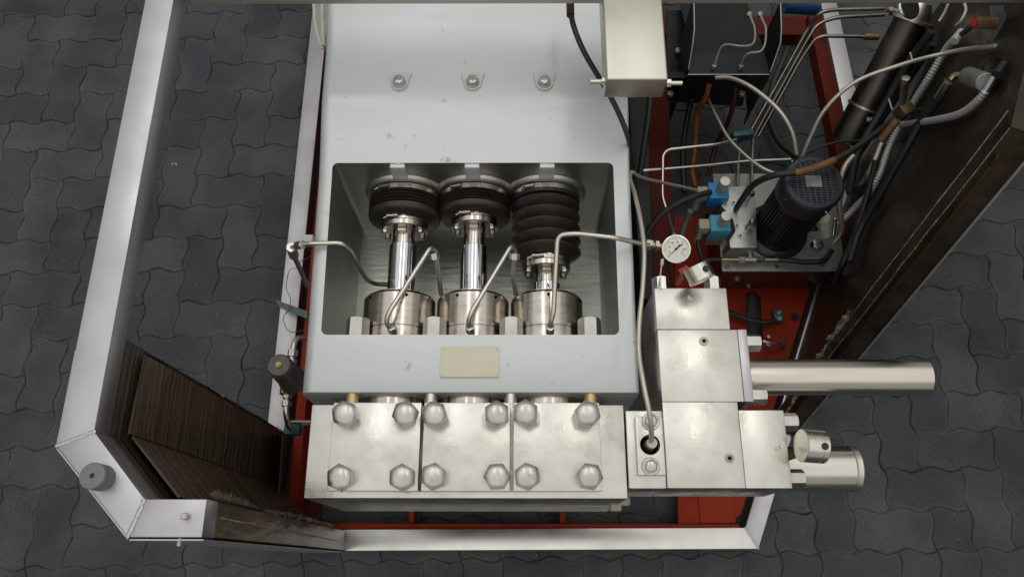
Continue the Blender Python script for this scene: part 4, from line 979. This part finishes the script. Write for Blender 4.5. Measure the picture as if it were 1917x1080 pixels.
for k in range(-12, 13):
    yy = k * .0048; hw = math.sqrt(max(0, .0610 ** 2 - yy ** 2))
    if hw > .004: mb.box(cx - hw, cx + hw, cy + yy - .0010, cy + yy + .0010, zt - .0030, zt - .0012)
for k in (-3, -2, -1, 0, 1, 2, 3):
    xx = k * .0145; hw = math.sqrt(max(0, .0610 ** 2 - xx ** 2)); mb.box(cx + xx - .0011, cx + xx + .0011, cy - hw, cy + hw, zt - .0026, zt - .0004)
link('grille', mb, 'grilleblue', fc_, smooth=0) if 'grilleblue' in M else None
M['grilleblue'] = mat('grille_paint', (0.05, 0.06, 0.075), 0, 0.4); link('grille', mb, 'grilleblue', fc_, smooth=0)
mb = MB(); mb.box(cx - .022, cx + .020, cy - .015, cy + .018, zt - .0005, zt + .0015, .001); link('centre_plate', mb, 'grime', fc_)
for a in (210, 290, 30, 120):
    d = Vector((math.cos(R(a)), math.sin(R(a)), 0)); mb = MB(); p = Vector((cx, cy, zt - .02)) + d * .0800; mb.cyl(p, p + d * .003, .003, 10); link('cover_screw', mb, 'nut', fc_)
# cable gland
g0 = W(1541, 408, .40); g1 = W(1546, 438, .33)
mb = MB(); mb.hexa(g0, g0.lerp(g1, .45), .034); mb.cyl(g0.lerp(g1, .45), g1, .0150, 18); 
tbx = W(1525, 400, .40); mb2 = MB(); mb2.box(cx + .055, cx + .095, cy - .03, cy + .03, .30, .38, .004, 2); jb = link('terminal_box', mb2, 'motor', mt_)
link('cable_gland', mb, 'white', jb)

# solenoid valves
def solenoid(label, px, py, m, zk=.405):
    tp_ = W(px, py, zk); s = thing('solenoid_valve', label, 'valve', Vector((tp_.x, tp_.y, .26)), 'blue solenoid valves')
    bz = .35
    mb = MB(); mb.box(tp_.x - .034, tp_.x + .024, tp_.y - .026, tp_.y + .026, .285, bz, .005, 2); body = link('coil_housing', mb, m, s)
    mb = MB(); mb.box(tp_.x - .030, tp_.x + .02, tp_.y - .022, tp_.y + .022, .24, .284, .002, 1); link('valve_base', mb, 'grime', s)
    mb = MB(); mb.lathe([(0, .0150), (zk - bz - .002, .0150), (zk - bz, .0138), (zk - bz + .0008, 0)], (tp_.x, tp_.y, bz), (0, 0, 1), 32); kn = link('knob', mb, 'knob', s)
    mb = MB(); mb.box(tp_.x - .066, tp_.x - .036, tp_.y - .020, tp_.y + .010, .315, .355, .003, 2); plug = link('plug_connector', mb, 'cream', s)
    mb = MB(); mb.cyl((tp_.x - .055, tp_.y - .012, .318), (tp_.x - .062, tp_.y - .030, .29), .0105, 18); link('cable_gland', mb, 'grime', plug)
    return s
M['knob'] = mat('knob_aluminium', (0.46, 0.45, 0.38), 0.55, 0.38, noise=40, col2=(0.54, 0.53, 0.46))
solenoid('bright blue solenoid valve with round knob, the rear one', 1358, 339, 'blue')
solenoid('paler blue solenoid valve with round knob, nearer the dial gauge', 1360, 404, 'cyan', .395)

# ================================================================== BLACK HOUSING AT TOP RIGHT
hb = thing('coupling_housing', 'black sheet steel housing open at the top with two small chrome tubes', 'housing', W(1370, 100, .3))
zs = .42
q = Ws((1288, 140, zs), (1441, 140, zs), (1432, 100, zs), (1296, 100, zs))
mb = MB(); mb.slab(q, (0, 0, -1), .005); link('shelf', mb, 'navy', hb, smooth=0)
mb = MB(); mb.tube([q[0], q[1]], .0016, 6, smooth=False); link('shelf_edge', mb, 'conduit', hb)
a, b_ = W(1296, 100, zs), W(1432, 100, zs)
mb = MB(); mb.slab([a, b_, b_ + Vector((0, .28, -.10)), a + Vector((0, .28, -.10))], (0, 0, -1), .005); link('back_wall', mb, 'black', hb, smooth=0)
for sgn, P0 in ((-1, Ws((1299, 2, .52), (1300, 55, .51), (1297, 82, .49), (1289, 130, .43))), (1, Ws((1461, 2, .52), (1463, 55, .51), (1461, 82, .49), (1442, 136, .43)))):
    lo_ = [Vector((p.x, p.y, .15)) for p in P0]
    mb = MB()
    for k in range(3):
        mb.slab([P0[k], P0[k + 1], lo_[k + 1], lo_[k]], (sgn, 0, 0), .004)
    link('side_wall', mb, 'black', hb, smooth=0)
    mb = MB(); mb.tube(P0, .0016, 6, smooth=False); link('side_edge', mb, 'conduit', hb)
fq = [W(1250, 140, .40), W(1441, 140, .40)]
mb = MB(); mb.slab([W(1250, 146, .40), W(1400, 146, .40), W(1390, 200, .12), W(1250, 190, .12)], (0, 1, 0), .02); link('front_wall', mb, 'black', hb, smooth=0)
mb = MB(); mb.slab([W(1248, 20, .30), W(1294, 20, .30), W(1290, 146, .30), W(1248, 146, .30)], (0, 0, -1), .01); link('flange', mb, 'black', hb, smooth=0)
for px, py in ((1269, 98), (1254, 178), (1388, 178)):
    c = W(px, py, .31); mb = MB(); mb.hexa(c, c + Vector((0, 0, .012)), .017); link('bolt', mb, 'grime', hb)
for P0 in (((1403, 28, .50), (1408, 40, .50), (1413, 55, .50), (1410, 82, .49), (1390, 87, .49), (1355, 85, .48), (1345, 100, .46), (1337, 126, .43)),
           ((1423, 28, .50), (1428, 40, .50), (1434, 55, .50), (1427, 94, .48), (1400, 101, .47), (1390, 113, .45), (1387, 126, .43))):
    pp = Ws(*P0); mb = MB(); mb.tube(pp, .0034, 8, smooth=True); ct = link('chrome_tube', mb, 'grime', hb)
    mb = MB(); mb.hexa(pp[0] - Vector((0, -.006, .012)), pp[0] + Vector((0, 0, .004)), .013); link('fitting_nut', mb, 'grime', ct); mb = MB(); mb.hexa(pp[-1] - Vector((0, 0, .008)), pp[-1] + Vector((0, .002, .006)), .012); link('fitting_nut', mb, 'grime', ct)

def zin(px, py, z, m=.03):
    """height at which the ray point clears the right side panel by m"""
    while z < 1.02:
        p = W(px, py, z); t = (p - diag(0, z)).dot(Vector((RC1[0] - RC0[0], RC1[1] - RC0[1], 0)).normalized()); off = (Vector((p.x, p.y, 0)) - diag(0, 0)).dot(nn)
        if off < -.046 - m: break
        z += .01
    return z
# ================================================================== HOSES, CONDUITS, TUBES
def hose(name, label, cat, pts, r, m, ring=None, seg=10, group=None, smooth=True, ends=None, rb=.02):
    pts = [(x, y, zin(x, y, z, r + .01) if x > 1560 else z) for x, y, z in pts]
    ends = [((*e[0][:2], zin(*e[0], e[2] + .008) if e[0][0] > 1560 else e[0][2]), (*e[1][:2], zin(*e[1], e[2] + .008) if e[1][0] > 1560 else e[1][2]), e[2], e[3]) for e in (ends or [])]
    P = Ws(*pts); mb = MB(); mb.tube(P if smooth else bend(P, rb), r, seg, smooth=smooth, ring=ring)
    o = link(name, mb, m, smooth=180 if ring else 60); tag(o, label, cat, group or {'hose': 'hoses and cables around the machine', 'tube': 'thin steel tubes', 'conduit': 'corrugated conduits', 'cable': 'hoses and cables around the machine'}.get(cat))
    for e in (ends or []):
        mb = MB(); mb.cyl(W(*e[0]), W(*e[1]), e[2], 14, bev=.0008); link('ferrule', mb, e[3], o)
    return o
hose('rubber_hose', 'black rubber hose hanging from the top beam past the bracket tube', 'hose', [(1067, -8, .99), (1068, 18, 1.0), (1074, 50, 1.0), (1092, 95, .98), (1118, 140, .95), (1142, 180, .92), (1164, 225, .90), (1177, 262, .87), (1184, 300, .70), (1188, 380, .4)], .0058, 'hose', ends=[((1067, -8, .99), (1068, 30, 1.0), .0085, 'darkred')])
B = (.0042, .16)
hose('braided_hose', 'thin ribbed steel hose running down from the pump corner to the clamp plate', 'hose', [(1182, 322, .72), (1179, 332, .74), (1188, 362, .80), (1199, 410, .88), (1206, 470, .93), (1203, 540, .95), (1197, 600, .95), (1196, 660, .96), (1205, 720, .98), (1217, 780, .97), (1220, 825, .915)], .0042, 'braid', B)
hose('braided_hose', 'thin ribbed steel hose slanting from the pump corner to the rear blue valve', 'hose', [(1184, 322, .70), (1200, 332, .66), (1240, 342, .55), (1304, 356, .42)], .0036, 'braid', B)
hose('braided_hose', 'ribbed steel hose arching from the black housing down to the motor', 'hose', [(1340, 146, .44), (1365, 146, .47), (1400, 160, .52), (1435, 185, .55), (1465, 215, .56), (1484, 250, .54), (1492, 290, .50)], .0052, 'braid', (.0046, .16))
hose('braided_hose', 'thin ribbed steel hose sagging behind the motor fan cover', 'hose', [(1326, 186, .28), (1340, 215, .32), (1365, 260, .38), (1400, 295, .43), (1430, 316, .46), (1452, 325, .46)], .0040, 'braid', B)
hose('braided_hose', 'long ribbed steel hose arching up right towards the top corner', 'hose', [(1500, 300, .50), (1515, 262, .56), (1545, 205, .64), (1600, 155, .70), (1680, 124, .74), (1770, 100, .76), (1866, 87, .76)], .0050, 'braid', (.0046, .16))
hose('cable_tie', 'small white cable tie on the long ribbed hose', 'cable tie', [(1704, 99, .76), (1708, 114, .745)], .002, 'white', smooth=False)
CN = (.0078, .20)
hose('cable_conduit', 'grey corrugated conduit climbing to the pale plate at the top right', 'conduit', [(1793, 68, .58), (1770, 95, .58), (1740, 145, .55), (1712, 190, .50), (1690, 225, .46), (1665, 275, .40), (1645, 330, .36), (1625, 365, .34), (1600, 390, .32), (1570, 420, .28)], .0088, 'conduit', CN, ends=[((1800, 60, .90), (1786, 78, .90), .0098, 'conduit')])
hose('cable_conduit', 'grey corrugated conduit curving left from the metal elbow at the right', 'conduit', [(1846, 170, .56), (1830, 190, .56), (1800, 212, .55), (1760, 223, .54), (1715, 230, .53), (1688, 234, .52)], .0072, 'conduit', CN, ends=[((1862, 143, .92), (1842, 176, .90), .0098, 'chrome')])
hose('cable_conduit', 'pale flexible conduit looping down past the right side of the motor', 'conduit', [(1598, 292, .50), (1582, 312, .50), (1573, 340, .48), (1571, 370, .45), (1575, 410, .38), (1575, 435, .32), (1560, 455, .28)], .0070, 'braid', (.0050, .12))
hose('spiral_cable', 'short coiled cable beside the cream cable gland', 'cable', [(1564, 408, .33), (1562, 422, .31), (1560, 440, .29)], .0055, 'chrome', (.0045, .25))
hose('rubber_hose', 'black hose with ochre sleeve crossing over the motor fan cover', 'hose', [(1378, 392, .33), (1390, 372, .40), (1412, 345, .50), (1450, 328, .565), (1500, 322, .580), (1540, 310, .585), (1590, 285, .59), (1640, 250, .585), (1690, 215, .57), (1730, 208, .56)], .0085, 'hose', ends=[((1490, 324, .541), (1561, 301, .569), .0092, 'ochre'), ((1376, 396, .32), (1386, 380, .37), .0095, 'grime')] if 'ochre' in M else None)
M['ochre'] = mat('ochre_sleeve', (0.20, 0.10, 0.025), 0, 0.5, noise=40, col2=(0.13, 0.06, 0.02))
P = spline(Ws((1488, 324, .578), (1525, 315, .584), (1562, 300, .588)), .01); mb = MB(); mb.tube(P, .0096, 12, smooth=False); o = link('hose_sleeve', mb, 'ochre'); tag(o, 'ochre sleeve round the black hose above the fan cover', 'sleeve')
hose('rubber_hose', 'thick black hose curving from behind the gauge up to the rear blue valve', 'hose', [(1205, 470, .30), (1210, 440, .32), (1235, 405, .35), (1270, 380, .37), (1300, 368, .38), (1330, 360, .36)], .0085, 'hose')
hose('rubber_hose', 'black hose leaving the quick couplings along the tank edge to the right', 'hose', [(1455, 486, .27), (1480, 488, .28), (1510, 491, .28), (1540, 488, .28), (1556, 470, .25)], .0080, 'hose')
hose('rubber_hose', 'short black hose leaving the quick couplings to the left', 'hose', [(1352, 486, .27), (1335, 486, .27), (1312, 488, .27)], .0055, 'hose')
hose('rubber_hose', 'black hose lying on the red plate to the green two port clamp', 'hose', [(1362, 583, .09), (1385, 592, .085), (1410, 600, .085), (1440, 603, .085), (1452, 598, .085)], .0072, 'hose')
hose('rubber_hose', 'dark hose standing up beside the left end of the red rail', 'hose', [(1235, 30, .5), (1222, 100, .45), (1216, 200, .38), (1205, 280, .32), (1197, 330, .28)], .0095, 'hose')
hose('orange_hose', 'orange hose dropping from the black housing towards the red rail', 'hose', [(1327, 160, .38), (1322, 180, .34), (1306, 210, .26), (1303, 245, .20), (1300, 290, .15), (1296, 320, .12), (1302, 350, .10)], .0080, 'orangedirty' if 'orangedirty' in M else 'orange')
hose('dark_red_hose', 'dark red hose dropping from the black housing beside the orange one', 'hose', [(1378, 163, .36), (1372, 200, .30), (1358, 240, .22), (1340, 275, .15), (1325, 330, .10)], .0075, 'darkred')
hose('steel_tube', 'bent steel tube from the green clamp down to the dial gauge', 'tube', [(1378, 262, .30), (1345, 270, .32), (1252, 280, .32), (1241, 290, .32), (1240, 370, .30), (1250, 400, .30), (1262, 440, .5)], .0052, 'tube', smooth=False)
hose('steel_tube', 'long thin steel tube running level behind the blue valves', 'tube', [(1200, 320, .26), (1300, 312, .25), (1400, 302, .24), (1480, 299, .24)], .0055, 'tube', smooth=False)
for k, (x0, x1, lab) in enumerate(((1385, 1380, 'left of the pair of dark vertical tubes behind the manifold'), (1409, 1407, 'right of the pair of dark vertical tubes behind the manifold'))):
    hose('steel_tube', lab, 'tube', [(x0, 262, .22), ((x0 + x1) / 2, 300, .24), (x1, 350, .27)], .0048, 'dull', smooth=False)
hose('steel_tube', 'upper of the bent steel tubes coming from the clamp at the top right', 'tube', [(1655, 17, .50), (1560, 19, .50), (1535, 24, .50), (1515, 50, .45), (1400, 255, .24)], .0060, 'shadetube', smooth=False, rb=.035)
hose('steel_tube', 'second bent steel tube close below the upper one at the top right', 'tube', [(1655, 28, .49), (1565, 33, .49), (1530, 45, .48), (1508, 80, .44), (1412, 255, .24)], .0058, 'shadetube', smooth=False, rb=.035)
hose('steel_tube', 'lowest bent steel tube ending in a nut beside the dark pipe', 'tube', [(1620, 69, .45), (1540, 68, .45), (1525, 74, .44), (1500, 110, .40), (1420, 255, .24)], .0056, 'shadetube', smooth=False, rb=.035, ends=[((1617, 69, .452), (1645, 70, .452), .0095, 'brass')])
mb = MB(); c = W(1390, 252, .25); mb.box(c.x - .032, c.x + .032, c.y - .010, c.y + .010, .225, .262, .003, 2, rotz=.14); o = link('tube_clamp', mb, 'teal'); tag(o, 'dark green tube clamp holding the bent steel tubes', 'tube clamp')
hose('cable', 'thin black cable beside the grey conduits at the right', 'cable', [(1500, 290, .40), (1560, 268, .42), (1620, 262, .42), (1660, 250, .42)], .0035, 'hose')
hose('cable', 'thin black cable dropping in front of the red beam', 'cable', [(1262, 420, .16), (1245, 470, .2), (1255, 520, .14), (1240, 530, .12)], .003, 'hose')
hose('rubber_hose', 'grey hose between the two square plug connectors', 'hose', [(1293, 395, .30), (1284, 415, .26), (1276, 440, .22), (1270, 470, .18)], .0088, 'grime')
hose('rubber_hose', 'blue grey hose rising behind the tilted gauge', 'hose', [(1306, 445, .30), (1308, 465, .30), (1316, 490, .28), (1322, 520, .22)], .0060, 'navygrey' if 'navygrey' in M else 'hose')
hose('instrument_tube', 'thin tube running down to the plug by the rear valve block', 'tube', [(1272, 490, .50), (1280, 503, .40), (1284, 520, .3)], .004, 'tube', smooth=False)
hose('level_wire', 'thin wire with white ferrule standing behind the rearmost hex bolt', 'wire', [(1239, 489, .80), (1238, 500, .82), (1236, 520, .86), (1237, 540, .875)], .0014, 'white', smooth=True, ends=[((1240, 486, .79), (1239, 496, .80), .0035, 'white')])
mb = MB(); mb.prism([(W(x, y, .5).x, W(x, y, .5).y) for x, y in ((1270, 505), (1285, 496), (1296, 505), (1276, 514))], .496, .499); o = link('warning_tag', mb, 'redtag', smooth=0); tag(o, 'small red tag beside the tilted gauge', 'tag')
mb = MB(); mb.tube(Ws((1283, 508, .5), (1276, 518, .48), (1268, 530, .45)), .008, 8); o = link('taped_cable', mb, 'skin_tape'); tag(o, 'cable end wrapped with orange tape by the rear valve block', 'cable')

# green two port clamp and small clamps on the plate
c = W(1457, 591, .08); tc_ = thing('twin_clamp', 'dark green clamp with two steel screws on the red plate', 'clamp', c)
mb = MB(); mb.box(c.x - .014, c.x + .014, c.y - .018, c.y + .018, .0555, .085, .004, 2); link('clamp_body', mb, 'teal', tc_)
for dy in (.009, -.010):
    mb = MB(); mb.lathe([(0, .0068), (.001, .0066), (.001, .0045), (.005, .0045), (.005, .0025), (.003, .002), (.003, 0)], (c.x + .003, c.y + dy, .0850), (0, 0, 1), 20); link('cap_screw', mb, 'nut', tc_)
el = thing('pipe_elbow', 'small steel tube elbow entering a hole in the red plate', 'tube', W(1460, 643, .08))
mb = MB(); mb.tube(Ws((1428, 638, .10), (1440, 641, .10), (1460, 646, .09), (1468, 647, .06)), .0052, 10); link('tube', mb, 'tube', el)
mb = MB(); c = W(1467, 642, .0562); mb.cyl((c.x, c.y, .0555), (c.x, c.y, .0575), .0105, 20); link('grommet', mb, 'hose', el)
for (px, py) in ((1439, 630), (1438, 646)):
    c = W(px, py, .075); mb = MB(); mb.cyl((c.x, c.y, .0555), (c.x, c.y, .075), .005, 12); link('screw', mb, 'nut', el)

# dark suction pipe and clamps at the top right
sp = thing('suction_pipe', 'dark stainless pipe slanting down left from the clamped flange at the top right', 'pipe', W(1640, 180, .3))
pa = W(1706, 40, .50); pb = W(1585, 265, .24)
mb = MB(); mb.cyl(pa, pb, .048, 40); link('pipe_wall', mb, 'darkpipe', sp) if 'darkpipe' in M else None
M['darkpipe'] = mat('dark_stainless', (0.09, 0.08, 0.07), 1.0, 0.38, noise=14, col2=(0.14, 0.125, 0.105), rvar=.08); link('pipe_wall', mb, 'darkpipe', sp)
d = (pa - pb).normalized()
mb = MB(); mb.lathe([(-.004, .049), (-.002, .062), (.006, .062), (.008, .050)], pa, d, 40); link('flange_clamp', mb, 'tube', sp)
mb = MB(); mb.lathe([(0, .046), (.02, .044), (.045, .030), (.05, 0)], pa + d * .008, d, 36); link('end_cap', mb, 'tube', sp)
q = pb.lerp(pa, .30); mb = MB(); mb.lathe([(-.004, .0485), (-.003, .053), (.003, .053), (.004, .0485)], q, d, 40); link('band_clamp', mb, 'tube', sp)
mb = MB(); mb.box(q.x - .01, q.x + .012, q.y - .062, q.y - .045, q.z - .0, q.z + .02, .002); link('clamp_bolt', mb, 'nut', sp)
c = W(1700, 16, .60); mb = MB(); mb.lathe([(0, .030), (.004, .033), (.008, .030), (.009, 0)], c, (.25, -.25, .93), 32); link('cap_cover', mb, 'chrome', sp)
fn = W(1662, 22, .52); mb = MB(); mb.hexa(fn, fn + Vector((.012, 0, 0)), .022); mb.hexa(fn + Vector((.012, 0, 0)), fn + Vector((.028, 0, -.005)), .018); link('fitting_nut', mb, 'nut', sp)
hose('rubber_hose', 'black hose lying along the right side of the dark suction pipe', 'hose', [(1745, 80, .42), (1690, 160, .38), (1640, 235, .32), (1590, 310, .26), (1560, 350, .2)], .014, 'hose')
# pale square plate with rusty fitting
c = W(1865, 45, zin(1865, 45, .90, .02)); pl_ = thing('gland_plate', 'pale blue grey plate with a rusty cable gland at the top right', 'plate', c)
mb = MB(); mb.slab(Ws((1852, 12, .97), (1878, 10, .97), (1889, 56, .92), (1860, 82, .90)), (.5, .3, -.6), .004); link('plate', mb, 'bluegrey', pl_, smooth=0)
mb = MB(); mb.cyl(W(1864, 44, zin(1864, 44, .94, .02)), W(1826, 43, zin(1826, 43, .95, .02)), .0125, 20); link('gland', mb, 'rust', pl_)
mb = MB(); mb.cyl(W(1826, 43, zin(1826, 43, .95, .02)), W(1822, 43, zin(1822, 43, .951, .02)), .009, 16); link('gland_seal', mb, 'redtag', pl_)
hose('cable', 'black cable from the rusty gland into the corrugated conduit', 'cable', [(1828, 44, .95), (1812, 56, .93), (1795, 68, .90)], .006, 'hose')
# pressure switch and elbow
ps = thing('pressure_switch', 'grey metal cylinder switch with elbow fitting at the right', 'switch', W(1830, 150, zin(1830, 150, .85, .02)))
mb = MB(); mb.cyl(W(1812, 142, zin(1812, 142, .90, .02)), W(1846, 155, zin(1846, 155, .93, .02)), .019, 32, bev=.002); link('body', mb, 'grime', ps)
mb = MB(); mb.hexa(W(1800, 143, zin(1800, 143, .89, .02)), W(1815, 146, zin(1815, 146, .90, .02)), .016); mb.tube(Ws((1805, 144, .89), (1790, 140, .88), (1780, 150, .87)), .007, 10); link('elbow', mb, 'brass', ps)
hose('rubber_hose', 'black hose with steel ferrule running down left from the switch elbow', 'hose', [(1780, 150, .48), (1765, 175, .46), (1745, 205, .43), (1720, 232, .40), (1690, 262, .36)], .0095, 'hose', ends=[((1778, 152, .48), (1757, 186, .455), .0115, 'grime')])
sw = thing('connector_box', 'black rectangular connector box at the right edge', 'connector', W(1880, 100, zin(1880, 100, .95, .02)))
mb = MB(); a = W(1890, 95, zin(1890, 95, .97, .02)); mb.box(a.x - .018, a.x + .018, a.y - .026, a.y + .026, .93, .97, .004, 2, rotz=-.5); link('housing', mb, 'black', sw)
mb = MB(); mb.cyl(W(1880, 120, zin(1880, 120, .95, .02)), W(1866, 140, zin(1866, 140, .94, .02)), .009, 16); link('gland', mb, 'hose', sw)
# brass ball valve deep under the conduits
M['grimebrass'] = mat('oily_brass', (0.16, 0.12, 0.06), 0.8, 0.5, noise=40, col2=(0.10, 0.08, 0.045))
DZ = zin(1700, 200, .34, .06) - .34
bv = thing('ball_valve', 'dull brass valve body under the grey conduits', 'valve', W(1690, 215, .3 + DZ))
mb = MB(); mb.box(W(1700, 200, .34 + DZ).x - .019, W(1700, 200, .34 + DZ).x + .019, W(1700, 200, .34 + DZ).y - .017, W(1700, 200, .34 + DZ).y + .017, .30 + DZ, .34 + DZ, .006, 2, rotz=.5); link('body', mb, 'grimebrass', bv)
mb = MB(); mb.cyl(W(1690, 190, .34 + DZ), W(1694, 155, .40 + DZ), .009, 18); mb.hexa(W(1694, 156, .40 + DZ), W(1696, 146, .415 + DZ), .019); link('neck', mb, 'dull', bv)
mb = MB(); mb.cyl(W(1680, 225, .32 + DZ), W(1650, 262, .27 + DZ), .010, 18); link('outlet', mb, 'rust', bv)
mb = MB(); mb.tube(Ws((1664, 186, .40 + DZ), (1670, 205, .38 + DZ)), .002, 6); link('lever', mb, 'white', bv)

for lab, pts, r in (('dark hose lying low between the black housing and the red rail', [(1300, 165, .2), (1285, 230, .12), (1278, 300, .08), (1282, 360, .07)], .009),
        ('dark hose looping on the paving under the clamped steel tubes', [(1475, 90, .1), (1440, 190, .06), (1455, 260, .05), (1500, 300, .08)], .011),
        ('dark cable bundle running beside the lower end of the suction pipe', [(1745, 60, .6), (1700, 120, .5), (1655, 200, .40), (1605, 290, .32), (1590, 360, .26)], .012),
        ('dark hose tucked behind the grey conduits at the right', [(1775, 150, .6), (1735, 210, .55), (1690, 290, .48), (1650, 360, .42), (1610, 430, .35), (1590, 490, .25)], .010),
        ('dark hose dropping along the slanted panel beside the tank', [(1640, 300, .45), (1625, 360, .4), (1600, 440, .3), (1575, 500, .2), (1560, 540, .1)], .009)):
    hose('rubber_hose', lab, 'hose', pts, r, 'hose')
hose('elbow_pipe', 'dull steel elbow emerging below the corrugated conduits', 'pipe', [(1590, 360, .18), (1615, 345, .20), (1632, 315, .20), (1650, 270, .2)], .011, 'dull')
hose('cable', 'pair of white wire ends hanging by the top beam', 'cable', [(1775, 8, .62), (1768, 25, .60), (1757, 42, .58)], .0035, 'white', (.006, .3))
hose('cable', 'white strap curling below the top beam at the right', 'cable', [(1806, 8, .65), (1808, 22, .63), (1800, 38, .6), (1790, 48, .6)], .0035, 'white')
hose('blue_drum', 'blue curved casing just showing beneath the top beam', 'casing', [(1470, 8, .25), (1500, 10, .25), (1532, 12, .25)], .03, 'darkblue')
